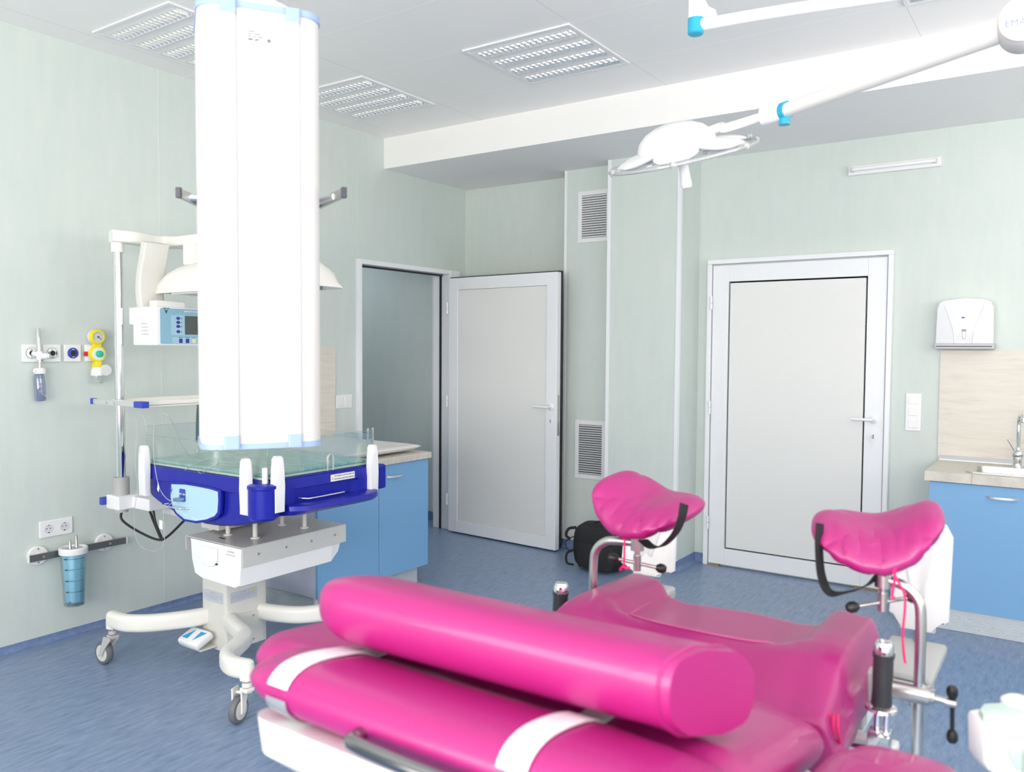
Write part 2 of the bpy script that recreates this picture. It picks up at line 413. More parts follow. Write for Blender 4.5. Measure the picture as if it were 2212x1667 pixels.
# hall beyond the doorway
b = B(); box(b, (LW-2.6, BW-.03, 0), (LW-.15, BW+.12, 2.7)); struct('wall_hall_back', b, HALLW)
b = B(); box(b, (LW-2.75, 2.9, 0), (LW-2.6, BW+.12, 2.7)); struct('wall_hall_left', b, HALLW)
b = B(); box(b, (LW-2.75, 2.75, 0), (LW-.15, 2.9, 2.7)); struct('wall_hall_front', b, HALLW)
b = B(); box(b, (LW-2.75, 2.75, 2.6), (LW-.15, BW+.12, 2.72)); struct('ceiling_hall', b, mat('hall_ceiling_white', (.7, .7, .7), .6))
b = B(); box(b, (LW-2.6, BW-.045, 0), (LW-.30, BW-.03, .075)); struct('baseboard_hall', b, COVE)
b = B(); box(b, (LW-.33, BW-.05, .075), (LW-.29, BW-.03, 2.6), .004); struct('trim_2', b, PVC)
# cove baseboards: quarter-round foot and flat upstand
def cove(bm, p0, p1, nrm, h=.065, r=.03):
    p0, p1, nrm = Vector(p0), Vector(p1), Vector(nrm)
    prof = [(0, h), (.004, h)] + [(.004+r*(1-math.cos(a)), r*(1-math.sin(a))) for a in [PI/2*k/5 for k in range(6)]] + [(0, 0)]
    for q in (0,):
        A = [bm.verts.new(p0+nrm*a+Z3*z) for a, z in prof]; C = [bm.verts.new(p1+nrm*a+Z3*z) for a, z in prof]
        n = len(prof)
        for i in range(n): bm.faces.new((A[i], A[(i+1) % n], C[(i+1) % n], C[i]))
        bm.faces.new(A[::-1]); bm.faces.new(C)
P1x0, P1x1, P1y, P2x1, P2y = -3.175, -2.74, 5.30, -2.20, 5.16
b = B(); cove(b, (LW, FWY, 0), (LW, D1a-.03, 0), (1, 0, 0), .035, .025); struct('baseboard_left', b, COVE)
b = B(); cove(b, (LW, BW, 0), (P1x0, BW, 0), (0, -1, 0)); cove(b, (P2x1, BW, 0), (-2.125, BW, 0), (0, -1, 0)); cove(b, (-.93, BW, 0), (RW, BW, 0), (0, -1, 0)); struct('baseboard_back', b, COVE)
b = B(); cove(b, (P1x0, P1y, 0), (P1x1, P1y, 0), (0, -1, 0)); cove(b, (P1x1-.001, P2y, 0), (P2x1, P2y, 0), (0, -1, 0)); cove(b, (P2x1, P2y-.03, 0), (P2x1, BW, 0), (1, 0, 0)); struct('baseboard_pillar', b, COVE)
b = B(); box(b, (P1x0, P1y, 0), (P1x1, BW, SZ)); box(b, (P1x1, P2y, 0), (P2x1, BW, SZ)); struct('wall_pillar', b, WALL)
b = B(); box(b, (P1x0-.004, P1y-.004, .065), (P1x0+.016, P1y+.02, SZ)); struct('trim_3', b, PVC)
b = B(); box(b, (P1x1-.004, P2y-.004, .065), (P1x1+.02, P2y+.02, SZ)); struct('trim_4', b, PVC)
b = B(); box(b, (P2x1-.022, P2y-.004, .065), (P2x1+.004, P2y+.022, SZ)); struct('trim_5', b, PVC)
# thin welded seams of the wall covering
b = B(); box(b, (LW, 2.70, .04), (LW+.0015, 2.703, CZ)); box(b, (LW, 4.238, D1h+.05), (LW+.0015, 4.241, CZ)); struct('trim_6', b, mat('pale_weld_seam', (.66, .72, .69), .5))
b = B(); box(b, (LW, BW-.006, .065), (LW+.006, BW, SZ)); struct('trim_7', b, MATS['pale_weld_seam'])

# ------------------------------------------------------------------ doors
def lever(bm, p, n, side, L=.12):
    """lever handle: p on the door face, n outward normal, side = direction of the lever"""
    p, n, side = Vector(p), Vector(n), Vector(side)
    tube(bm, [p, p+n*.035, p+n*.05+side*.012, p+n*.053+side*.05, p+n*.05+side*L], .0095, 12, 5)
    return bm
def door_leaf(parent, O, X, N, w, h, st, zb, key=True, hs=1, gap=True):
    """leaf in the plane through O: X across, N toward the viewer, thickness .05 behind the face"""
    X, N = Vector(X), Vector(N)
    O = Vector(O)
    def bx(bm, x0, z0, x1, z1, d0, d1, bev=0.0):
        M = Matrix(((X.x, N.x, 0, O.x), (X.y, N.y, 0, O.y), (0, 0, 1, O.z), (0, 0, 0, 1)))
        box(bm, (x0, d0, z0), (x1, d1, z1), bev, 2, M)
    leaf = B()
    s = st
    bx(leaf, 0, zb, s, h, -.05, 0, .003); bx(leaf, w-s, zb, w, h, -.05, 0, .003)
    bx(leaf, s, zb, w-s, zb+s, -.05, -.0005, .003); bx(leaf, s, h-s, w-s, h, -.05, -.0005, .003)
    lo = obj('leaf_frame', leaf, PVC, parent)
    pn = B(); g = .010 if gap else .0015
    bx(pn, s+g, zb+s+g, w-s-g, h-s-g, -.04, -.006 if gap else -.009, .001); obj('door_panel', pn, PANEL, parent)
    if gap:
        gk = B(); bx(gk, s-.002, zb+s-.002, w-s+.002, h-s+.002, -.045, -.030); obj('gasket', gk, BLACK, parent)
    hx = w-s*.5 if hs > 0 else s*.5
    r = B(); P = O+X*hx+Z3*1.06
    lathe(r, P, N, [(0, 0), (.027, 0), (.027, .006), (.02, .011), (0, .011)], 20)
    lever(r, P+N*.008, N, X*(-hs)); ho = obj('door_handle', r, PVC, parent, smooth=True)
    e = B(); P2 = O+X*hx+Z3*.955
    prism(e, rrect(.034, .068, .016), P2, X, Z3, N, .006); eo = obj('escutcheon', e, PVC, parent)
    k = B(); prism(k, [(.004*math.cos(a), .006+.004*math.sin(a)) for a in [2*PI*i/10 for i in range(10)]], P2+N*.0055, X, Z3, N, .0012)
    quadbar(k, P2+N*.0055, X, Z3, -.0025, -.014, .0025, .006, .0012); obj('keyhole', k, INK, eo)
    if key:
        kb = B(); box(kb, P2+N*.006+Vector((-.002, -.03, -.004)), P2+N*.006+Vector((.002, 0, .004)))
        lathe(kb, P2+N*.034-Z3*.0, X, [(0, -.0015), (.011, -.0015), (.011, .0015), (0, .0015)], 16)
        box(kb, P2+N*.034+Vector((-.0015, -.003, -.065)), P2+N*.034+Vector((.0015, .003, -.012))); obj('key', kb, STEEL, parent)
    return lo
def hinges(parent, P, zs, X=X3, N=-Y3):
    for z in zs:
        h = B(); c = Vector((P[0], P[1], z))
        cyl(h, c-Z3*.045, c-Z3*.002, .009, seg=12); cyl(h, c+Z3*.002, c+Z3*.045, .009, seg=12); obj('hinge', h, PVC, parent, smooth=True)
# closed door in the back wall
dx0, dx1, dh = -2.122, -.941, 2.114
d = thing('door_2', 'closed white door with black-edged flush panel in the back wall', 'door', (dx0, BW, 0)); del d['category']; d['kind'] = 'structure'
f = B()
for (x0, z0, x1, z1) in ((dx0, 0.0, dx0+.03, dh-.0305), (dx1-.03, 0.0, dx1, dh-.0305), (dx0, dh-.03, dx1, dh)):
    box(f, (x0, BW-.045, z0), (x1, BW, z1), .003)
obj('door_frame', f, PVC, d)
door_leaf(d, (dx0+.035, BW-.03, .012), X3, -Y3, dx1-dx0-.07, 2.062, .112, 0.0)
hinges(d, (dx0+.034, BW-.052), (.30, 1.1, 1.82))
wd = B(); box(wd, (dx0+.03, BW-.03, 0), (dx0+.11, BW-.005, .011)); box(wd, (dx1-.18, BW-.03, 0), (dx1-.03, BW-.005, .011)); obj('timber_shim', wd, BROWN, d)
# open door, hinged on the far side of the doorway in the left wall
d = thing('door_1', 'open white door', 'door', (LW, D1b, 0)); del d['category']; d['kind'] = 'structure'
f = B()
box(f, (LW-.15, D1a-.03, 0), (LW+.03, D1a+.004, D1h+.03), .003); box(f, (LW-.15, D1a, D1h-.004), (LW+.03, D1b, D1h+.03), .003)
box(f, (LW-.15, 5.255, 0), (LW+.035, D1b+.03, D1h+.03), .003)
obj('door_frame', f, PVC, d)
f = B(); box(f, (LW-.07, D1a+.004, D1h-.016), (LW-.05, 5.255, D1h-.004)); box(f, (LW-.075, 5.243, 0), (LW-.06, 5.256, D1h-.004)); obj('gasket', f, BLACK, d)
hinge = at(968, 1146, 'z', .01); tip = at(1199, 1190, 'z', .01)
dirx = Vector((tip.x-hinge.x, tip.y-hinge.y, 0)); wl = dirx.length; dirx.normalize(); nn = Vector((dirx.y, -dirx.x, 0))
door_leaf(d, (hinge.x, hinge.y, .012), dirx, nn, wl, 2.045, .095, 0.0, key=False, gap=False)
f = B(); M = Matrix(((dirx.x, nn.x, 0, hinge.x), (dirx.y, nn.y, 0, hinge.y), (0, 0, 1, 0), (0, 0, 0, 1)))
box(f, (.0, -.062, .02), (wl+.008, -.05, 2.065), 0, 2, M); box(f, (0, -.06, 2.056), (wl+.004, -.02, 2.066), 0, 2, M); obj('rubber_seal', f, BLACK, d)
f = B(); box(f, (wl-.001, -.036, .86), (wl+.002, -.014, 1.16), 0, 2, M); obj('lock_plate', f, STEEL, d)
hinges(d, (hinge.x-.012, hinge.y-.006), (.27, 1.07, 1.82))

# ------------------------------------------------------------------ wall things, left wall
def outlet(i, y0, y1, ring, label, extra=None):
    yc = (y0+y1)/2; zc = 1.461
    t = thing('gas_outlet', label, 'gas outlet', (LW, yc, zc-.043), 'gas outlets in the row on the left wall')
    p = B(); box(p, (LW+.0005, y0, zc-.044), (LW+.014, y1, zc+.044), .003); obj('face_plate', p, PLAST, t)
    r = B(); lathe(r, (LW+.0135, yc, zc), X3, [(0, 0), (.026, 0), (.026, .003), (.024, .0045), (0, .0045)], 32)
    ro = obj('ring', r, ring, t, smooth=True)
    r = B(); lathe(r, (LW+.013, yc, zc), X3, [(0, 0), (.0275, 0), (.0275, .0025), (0, .0025)], 32); obj('ring_edge', r, BLACK, t)
    r = B(); lathe(r, (LW+.0178, yc, zc), X3, [(0, 0), (.013, 0), (.013, .0015), (0, .0015)], 24); obj('socket_hole', r, DARK, t)
    k = B()
    fine(k, (LW+.0182, yc, zc+.0165), Y3, Z3, .014, .005, i, True); fine(k, (LW+.0182, yc, zc-.021), Y3, Z3, .012, .0045, i+7, True)
    obj('lettering', k, INK if ring is PLAST else PLAST, t)
    if extra:
        q = B()
        for s in (-1, 1): prism(q, rrect(.004, .018, .0018), (LW+.018, yc+s*.0185, zc), Y3, Z3, X3, .0015)
        obj('slot', q, BLACK, t)
outlet(1, 1.952, 2.040, PLAST, 'square gas outlet behind the flow meter, first in the row')
outlet(2, 2.052, 2.138, PLAST, 'square gas outlet with white ring and black centre', True)
outlet(3, 2.156, 2.240, NAVY2, 'square gas outlet with blue ring')
outlet(4, 2.262, 2.345, RED, 'square gas outlet mostly hidden behind yellow vacuum regulator')
# oxygen flow meter with humidifier bottle
fx = LW+.038; fy = 2.022
t = thing('flow_meter', 'white oxygen flow meter with smoky humidifier bottle plugged into wall', 'flow meter', (LW, fy, 1.23))
p = B(); cyl(p, (LW+.016, 1.997, 1.461), (fx, fy, 1.452), .011, seg=16); lathe(p, (fx, fy, 1.43), Z3, [(0, 0), (.013, 0), (.015, .01), (.015, .035), (.012, .04), (0, .04)], 20); obj('body', p, PLAST, t, smooth=True)
p = B(); cyl(p, (fx+.004, fy+.010, 1.447), (fx+.018, fy+.030, 1.447), .015, seg=20); cyl(p, (fx+.018, fy+.030, 1.447), (fx+.022, fy+.036, 1.447), .012, seg=20); obj('control_knob', p, PLAST, t, smooth=True)
p = B(); lathe(p, (fx, fy, 1.47), Vector((0, -.06, 1)), [(0, 0), (.0125, 0), (.0115, .06), (.0105, .112), (.0095, .114), (0, .114)], 20); obj('sight_tube', p, CLEARW, t, smooth=True)
p = B()
for k in range(12): box(p, (fx+.0118, fy-.004-k*.0004, 1.482+k*.0075), (fx+.0128, fy+.002-k*.0004, 1.483+k*.0075))
obj('scale', p, GINK, t)
p = B(); cyl(p, (fx, fy, 1.385), (fx, fy, 1.435), .007, seg=16); cyl(p, (fx, fy, 1.418), (fx, fy, 1.424), .012, seg=16); obj('stem', p, STEEL, t, smooth=True)
p = B(); lathe(p, (fx, fy, 1.36), Z3, [(0, 0), (.026, 0), (.026, .022), (.023, .027), (.009, .03), (0, .03)], 24); cyl(p, (fx, fy, 1.372), (fx+.01, fy-.032, 1.374), .007); obj('bottle_cap', p, PLAST, t, smooth=True)
p = B(); lathe(p, (fx, fy, 1.225), Vector((0, -.05, 1)), [(0, 0), (.021, 0), (.0255, .006), (.0265, .05), (.0265, .11), (.024, .125), (.018, .134), (0, .134)], 28); obj('bottle', p, CLEARB, t, smooth=True)
p = B(); cyl(p, (fx, fy, 1.37), (fx-.002, fy+.008, 1.262), .004, seg=10); cyl(p, (fx-.002, fy+.008, 1.262), (fx+.004, fy+.026, 1.246), .0045, seg=10); obj('dip_tube', p, PLAST, t)
p = B()
for z in (1.275, 1.298, 1.318): box(p, (fx+.0265, fy-.022, z), (fx+.0272, fy-.002, z+.0012))
obj('fill_line', p, PLAST, t)
# vacuum regulator
vy = 2.305; vx = LW+.05
t = thing('vacuum_regulator', 'yellow and white vacuum regulator with round gauge and green knob', 'regulator', (LW, vy, 1.36))
nd = Vector((.998, -.06, 0)).normalized(); sd = Vector((.06, .998, 0)).normalized()
def disc(bm, c, prof): lathe(bm, c, nd, prof, 36)
p = B(); g1 = Vector((vx, vy, 1.545)); g2 = Vector((vx, vy, 1.457))
disc(p, g1-nd*.035, [(0, 0), (.034, 0), (.039, .008), (.0395, .03), (0, .03)]); disc(p, g2-nd*.045, [(0, 0), (.034, 0), (.043, .01), (.044, .04), (0, .04)])
box(p, (LW+.021, vy-.02, 1.44), (vx-.01, vy+.02, 1.475)); obj('back_housing', p, PLAST, t, smooth=True)
p = B(); disc(p, g1-nd*.006, [(0, 0), (.0395, 0), (.040, .012), (.036, .020), (.0285, .022), (.0275, .018), (0, .018)])
disc(p, g2-nd*.006, [(0, 0), (.044, 0), (.0445, .012), (.040, .02), (.034, .021), (0, .021)])
prism(p, [(-.017, -.022), (.017, -.022), (.017, .022), (-.017, .022)], (g1+g2)/2-nd*.02, sd, Z3, nd, .03)
prism(p, [(-.013, 0), (.014, 0), (.022, -.034), (-.024, -.034)], g2-Z3*.036-nd*.02, sd, Z3, nd, .034, .003); obj('yellow_shell', p, YELL, t, smooth=True)
p = B(); disc(p, g1+nd*.012, [(0, 0), (.0278, 0), (.0278, .001), (0, .001)]); do = obj('gauge_dial', p, DIAL, t)
p = B(); disc(p, g1+nd*.0125, [(0, 0), (.0045, 0), (.0045, .003), (0, .003)])
aa = -.75
prism(p, [(-.001, -.001), (.022, -.0006), (.022, .0006), (-.001, .001)], g1+nd*.0135, sd*math.cos(aa)+Z3*math.sin(aa), -sd*math.sin(aa)+Z3*math.cos(aa), nd, .0012)
for k in range(28):
    a = -.9+k*(PI+1.2)/27; q = g1+nd*.0128+(sd*math.cos(a)+Z3*math.sin(a))*.0215
    prism(p, [(-.0004, -.0018), (.0004, -.0018), (.0004, .0018), (-.0004, .0018)], q, -sd*math.sin(a)+Z3*math.cos(a), sd*math.cos(a)+Z3*math.sin(a), nd, .0006)
obj('needle', p, INK, do)
p = B(); disc(p, g2+nd*.013, [(0, 0), (.033, 0), (.031, .006), (0, .007)]); obj('selector_dial', p, PLAST, t, smooth=True)
p = B(); disc(p, g2+nd*.019, [(0, 0), (.0175, 0), (.0175, .012), (.014, .020), (.006, .024), (0, .0245)]); obj('knob', p, GREEN, t, smooth=True)
p = B(); cyl(p, g2-nd*.018-sd*.040, g2-nd*.018-sd*.056, .0125, seg=18); obj('release_button', p, RED, t, smooth=True)
p = B(); lathe(p, (vx, vy+.0, 1.345), Z3, [(0, 0), (.032, 0), (.032, .022), (.025, .042), (.012, .045), (0, .045)], 24); obj('trap_cap', p, PLAST, t, smooth=True)
p = B(); disc(p, Vector((vx+.02, vy+.028, 1.372)), [(0, 0), (.029, 0), (.030, .014), (.027, .018), (0, .018)]); obj('filter', p, mat('translucent_white', (.66, .68, .69), .35), t, smooth=True)
p = B(); lathe(p, (vx, vy, 1.305), Z3, [(0, 0), (.021, 0), (.024, .006), (.024, .04), (0, .04)], 24); obj('trap_jar', p, CLEARW, t, smooth=True)
p = B(); lathe(p, (vx+.004, vy, 1.322), Z3, [(0, 0), (.005, 0), (.006, .018), (0, .018)], 12); obj('float_valve', p, GREEN, t)
# double socket
t = thing('wall_socket', 'white double power socket above the steel rail', 'socket', (LW, 2.10, .53))
p = B(); box(p, (LW+.0005, 2.018, .533), (LW+.011, 2.183, .618), .004); obj('socket_plate', p, PLAST, t)
for y in (2.062, 2.140):
    p = B(); lathe(p, (LW+.0112, y, .575), X3, [(.0225, -.001), (.0225, .002), (.0205, .002), (.019, -.002), (.0188, .0006), (0, .0006)], 28); so = obj('socket_insert', p, mat('socket_recess_white', (.66, .67, .72), .4), t, smooth=True)
    p = B()
    for s in (-1, 1): lathe(p, (LW+.0116, y+s*.0085-.001, .577), X3, [(0, 0), (.0026, 0), (.0026, .0012), (0, .0012)], 12)
    box(p, (LW+.0116, y-.004, .555), (LW+.0136, y+.004, .559)); box(p, (LW+.0116, y-.0035, .592), (LW+.0132, y+.0035, .595)); obj('contact', p, INK, so)
# rail
t = thing('equipment_rail', 'dark steel equipment rail on two round white wall brackets', 'rail', (LW, 2.18, .42))
rz0, rz1 = .432, .466
p = B(); box(p, (LW+.040, 1.945, rz0), (LW+.050, 2.452, rz1), .001); obj('rail_bar', p, DSTEEL, t)
p = B(); box(p, (LW+.039, 1.942, rz0-.001), (LW+.051, 1.950, rz1+.001), .001); box(p, (LW+.039, 2.448, rz0-.001), (LW+.051, 2.455, rz1+.001), .001); obj('end_cap', p, PLAST, t)
for y in (2.005, 2.345):
    p = B(); lathe(p, (LW, y, .452), X3, [(0, 0), (.046, 0), (.048, .003), (.048, .016), (.045, .02), (0, .02)], 36); cyl(p, (LW+.015, y, .45), (LW+.041, y, .45), .012); br = obj('round_bracket', p, PLAST, t, smooth=True)
    p = B()
    for z in (.486, .418): cyl(p, (LW+.0195, y, z), (LW+.0215, y, z), .005, seg=12)
    cyl(p, (LW+.05, y+.012, .449), (LW+.0525, y+.012, .449), .006, seg=12); obj('screw', p, STEEL, br)
# suction canister
cy = 2.128; cx = LW+.118; cz = .455
t = thing('suction_canister', 'clear suction canister with pale blue liner and white lid hanging from rail', 'canister', (cx, cy, .19))
p = B(); lathe(p, (cx, cy, cz), Z3, [(.052, 0), (.066, 0), (.067, .005), (.067, .026), (.063, .031), (.054, .031), (.052, .022), (0, .022)], 40); obj('lid', p, PLAST, t, smooth=True)
p = B(); lathe(p, (cx, cy, cz+.0215), Z3, [(0, 0), (.052, 0), (.052, .002), (0, .002)], 32); obj('lid_insert', p, mat('lid_insert_grey', (.5, .52, .56), .35), t)
p = B()
for s, h in ((-1, .05), (1, .065)): lathe(p, (cx-.008*s, cy+.020*s, cz+.022), Z3, [(0, 0), (.0095, 0), (.0095, .012), (.007, .016), (.0062, h-.014), (.0048, h-.006), (.0048, h), (0, h)], 16)
obj('hose_nozzle', p, STEEL, t, smooth=True)
p = B(); lathe(p, (cx, cy, .195), Z3, [(.045, 0), (.0475, .002), (.0605, .255), (.0605, .262)], 40); obj('jar', p, JAR, t, smooth=True)
p = B(); lathe(p, (cx, cy, .192), Z3, [(0, 0), (.0475, 0), (.0485, .004), (.047, .006), (0, .004)], 40); obj('jar_foot', p, CLEARG, t, smooth=True)
p = B(); lathe(p, (cx+.002, cy+.002, .212), Z3, [(0, 0), (.0415, 0), (.0445, .06), (.0545, .236), (.052, .240), (0, .240)], 40); obj('liner', p, LIQ, t, smooth=True)
p = B(); vc = Vector((-cx, -cy, 0)).normalized(); ang0 = math.atan2(vc.y, vc.x)
def jr(z): return .0475+(z-.195)*.0515+.0006
def arc(bm, z, a0, a1, h):
    pts = [Vector((cx, cy, z))+Vector((math.cos(ang0+a), math.sin(ang0+a), 0))*jr(z) for a in [a0+(a1-a0)*k/10 for k in range(11)]]
    sweep(bm, pts, [(-.0004, -h), (.0004, -h), (.0004, h), (-.0004, h)])
for z in (.268, .325, .382, .437): arc(p, z, -.45, .95, .0008)
for k in range(21):
    z = .222+k*.0105
    if min(abs(z-q) for q in (.268, .325, .382, .437)) > .004: arc(p, z, .05, .35, .0005); arc(p, z, .5, .8, .0005)
for z, s in ((.266, '500'), (.323, '1000'), (.380, '1500'), (.434, '2000')):
    a = ang0-.62; c = Vector((cx, cy, z))+Vector((math.cos(a), math.sin(a), 0))*(jr(z)+.001)
    text(p, s, .0085, c, Vector((-math.sin(a), math.cos(a), 0)), Z3, 'CENTER', bold=.0002)
a = ang0-.4; text(p, 'CE', .012, Vector((cx, cy, .212))+Vector((math.cos(a), math.sin(a), 0))*(jr(.212)+.001), Vector((-math.sin(a), math.cos(a), 0)), Z3, 'CENTER')
obj('graduation', p, INK, t)
p = B(); box(p, (LW+.051, cy-.03, .43), (LW+.066, cy+.03, .475), .002); box(p, (LW+.038, cy-.03, .466), (LW+.066, cy+.03, .475), .002); obj('rail_clip', p, mat('rail_clip_white', (.8, .8, .8), .3), t)

# ------------------------------------------------------------------ left cabinet (changing unit)
CX, CY0, CY1, CT = -3.385, 3.06, 3.985, .80
def cab_handle(bm, c, X, N, L=.062):
    c, X, N = Vector(c), Vector(X), Vector(N)
    pts = [c-X*L, c-X*(L*.75)+N*.018, c-X*(L*.3)+N*.026, c+X*(L*.3)+N*.026, c+X*(L*.75)+N*.018, c+X*L]
    P = smoothpath(pts, 5)
    sweep(bm, P, [(-.0025, -.006), (.0025, -.006), (.0025, .006), (-.0025, .006)], Z3)
t = thing('base_cabinet', 'blue two-door base cabinet with pale grey side by the left wall', 'cabinet', (CX, (CY0+CY1)/2, 0))
p = B(); box(p, (LW+.003, CY0, .12), (CX-.02, CY1, CT), .001); obj('carcass', p, CABSIDE, t)
for i, (y0, y1) in enumerate(((CY0, 3.535), (3.539, CY1))):
    p = B(); box(p, (CX-.019, y0, .118), (CX, y1, CT-.004), .001); do = obj('door', p, CABBLUE, t)
    p = B(); hy = y1-.30 if i == 0 else y0+.13; cab_handle(p, (CX, hy, CT-.075), Y3, X3); obj('handle', p, ALU, do, smooth=True)
def plinth(bm, p0, p1, N, h=.12):
    p0, p1, N = Vector(p0), Vector(p1), Vector(N); n = 16
    prof = []
    for k in range(n): prof += [(0.0, h*k/n), (.0025, h*(k+.3)/n), (.0025, h*(k+.7)/n)]
    prof += [(0, h), (-.012, h), (-.012, 0)]
    A = [bm.verts.new(p0+N*a+Z3*z) for a, z in prof]; C = [bm.verts.new(p1+N*a+Z3*z) for a, z in prof]; m = len(prof)
    for i in range(m): bm.faces.new((A[i], A[(i+1) % m], C[(i+1) % m], C[i]))
    bm.faces.new(A[::-1]); bm.faces.new(C)
p = B(); plinth(p, (CX-.05, CY0+.03, 0), (CX-.05, CY1-.05, 0), X3); plinth(p, (LW+.01, CY0+.03, 0), (CX-.05, CY0+.03, 0), -Y3); obj('plinth', p, RIBBED, t)
p = B(); box(p, (CX-.06, CY0+.022, 0), (CX-.044, CY0+.036, .119)); obj('corner_trim', p, PVC, t)
p = B(); box(p, (LW+.002, CY0-.01, CT), (CX+.02, CY1+.012, CT+.04), .004); tag(obj('worktop', p, WTOP), 'beige stone-pattern worktop under the white changing mat', 'worktop')
p = B()
def fm(u, v): return (LW+.02+(CX-.03-LW-.02)*(u+1)/2, CY0+.02+(CY1-CY0-.05)*(v+1)/2, CT+.062+.016*(max(abs(u), abs(v))**6))
pad(p, fm, 20, 20, .042, 14); tag(obj('changing_mat', p, MATTW, smooth=True), 'white padded changing mat lying on the left worktop', 'mat')
p = B(); box(p, (LW+.001, CY0-.01, CT+.04), (LW+.012, 4.008, 1.505)); tag(obj('splashback', p, STONE), 'beige stone-pattern splashback above the changing mat', 'splashback')
t = thing('light_switch', 'white double switch plate between beige splashback and open doorway', 'light switch', (LW, 4.09, 1.07))
p = B(); box(p, (LW+.0005, 4.018, 1.07), (LW+.009, 4.172, 1.165), .003); obj('switch_plate', p, PLAST, t)
for y in (4.052, 4.128): p = B(); box(p, (LW+.008, y-.028, 1.087), (LW+.013, y+.028, 1.147), .002); obj('rocker', p, PLAST, t)

# ------------------------------------------------------------------ sink unit on the back wall
SX0, SY = -.665, 4.925
t = thing('sink_cabinet', 'light blue sink base cabinet with two doors and ribbed plinth', 'cabinet', (0, SY, 0))
p = B(); box(p, (SX0+.025, SY+.02, .12), (SX0+.043, BW-.002, CT)); box(p, (.602, SY+.02, .12), (.62, BW-.002, CT)); box(p, (SX0+.043, SY+.02, .12), (.602, BW-.002, .138)); box(p, (SX0+.043, BW-.012, .138), (.602, BW-.002, CT)); box(p, (.282, SY+.005, .12), (.602, SY+.019, CT)); obj('carcass', p, CABSIDE, t)
for i, (x0, x1) in enumerate(((SX0+.025, -.185), (-.181, .28))):
    p = B(); box(p, (x0, SY, .118), (x1, SY+.019, CT-.004), .001); do = obj('door', p, CABBLUE, t)
    p = B(); hx = x1-.115 if i == 0 else x0+.115; cab_handle(p, (hx, SY, CT-.06), X3, -Y3, .072); obj('handle', p, ALU, do, smooth=True)
p = B(); plinth(p, (SX0+.04, SY+.01, 0), (.62, SY+.01, 0), -Y3); obj('plinth', p, RIBBED, t)
skx0, skx1, sky0, sky1 = -.48, .10, SY+.035, 5.40
wz0, wz1 = CT, CT+.052
p = B()
box(p, (SX0, SY-.02, wz0), (skx0+.04, BW-.002, wz1), .003); box(p, (skx1-.04, SY-.02, wz0), (.62, BW-.002, wz1), .003)
box(p, (skx0+.04, SY-.02, wz0), (skx1-.04, sky0+.03, wz1), .003); box(p, (skx0+.04, sky1-.03, wz0), (skx1-.04, BW-.002, wz1), .003)
tag(obj('worktop', p, WTOP), 'beige stone-pattern worktop with the inset steel sink', 'worktop')
t = thing('sink', 'stainless steel inset sink in the right-hand worktop', 'sink', (-.2, 5.2, wz1))
p = B()
def ringr(z, dx, dy, r, cy_=0): return [( (skx0+skx1)/2+a, (sky0+sky1)/2+cy_+bb, z) for a, bb in rrect(skx1-skx0-dx, sky1-sky0-dy, r, 5)]
loft(p, [ringr(wz1+.0005, 0, 0, .04), ringr(wz1+.007, .004, .004, .04), ringr(wz1+.007, .025, .025, .035), ringr(wz1+.004, .04, .04, .03), ringr(wz1+.004, .07, .16, .05, -.035), ringr(wz1-.13, .10, .19, .06, -.035), ringr(wz1-.14, .2, .27, .05, -.035)], caps=False)
f = [v for v in p.verts if abs(v.co.z-(wz1-.14)) < 1e-5]; p.faces.new(f)
obj('basin', p, STEEL, t, smooth=True)
p = B()
for k in range(5): box(p, (-.165+k*.016, 5.283+.0, wz1-.05), (-.157+k*.016, 5.2845, wz1-.032))
obj('overflow_slot', p, INK, t)
fc = at(2198, 1003, 'y', 5.33); fX = fc.x; fy0 = 5.345
t = thing('faucet', 'chrome mixer tap with tall spout behind the sink', 'faucet', (fX, fy0, wz1))
p = B(); lathe(p, (fX, fy0, wz1+.004), Z3, [(0, 0), (.028, 0), (.026, .006), (.024, .03), (.027, .05), (.026, .056), (.030, .062), (.031, .078), (.022, .092), (.014, .098), (.012, .11), (0, .11)], 28); obj('body', p, CHROME, t, smooth=True)
p = B(); tube(p, [(fX, fy0, wz1+.10), (fX, fy0, wz1+.2), (fX-.0, fy0, wz1+.262), (fX+.008, fy0-.03, wz1+.300), (fX+.02, fy0-.09, wz1+.300), (fX+.026, fy0-.12, wz1+.285)], .011, 14); lathe(p, (fX+.027, fy0-.122, wz1+.262), Z3, [(0, 0), (.014, 0), (.015, .02), (.012, .028), (0, .028)], 18); obj('spout', p, CHROME, t, smooth=True)
p = B(); cyl(p, (fX-.012, fy0-.005, wz1+.09), (fX-.05, fy0-.02, wz1+.158), .006, .0045, 12); obj('lever', p, CHROME, t, smooth=True)
p = B(); box(p, (SX0-.01, BW-.011, wz1), (.62, BW-.001, 1.505)); tag(obj('splashback', p, STONE), 'beige stone-pattern splashback behind the steel sink', 'splashback')
p = B(); prism(p, [(0, 0), (.022, 0), (.02, .006), (.004, .028), (0, .028)], (SX0, BW-.011, wz1), -Y3, Z3, X3, 1.28); tag(obj('upstand_strip', p, ALU), 'grey sealing strip where worktop meets beige splashback', 'strip')
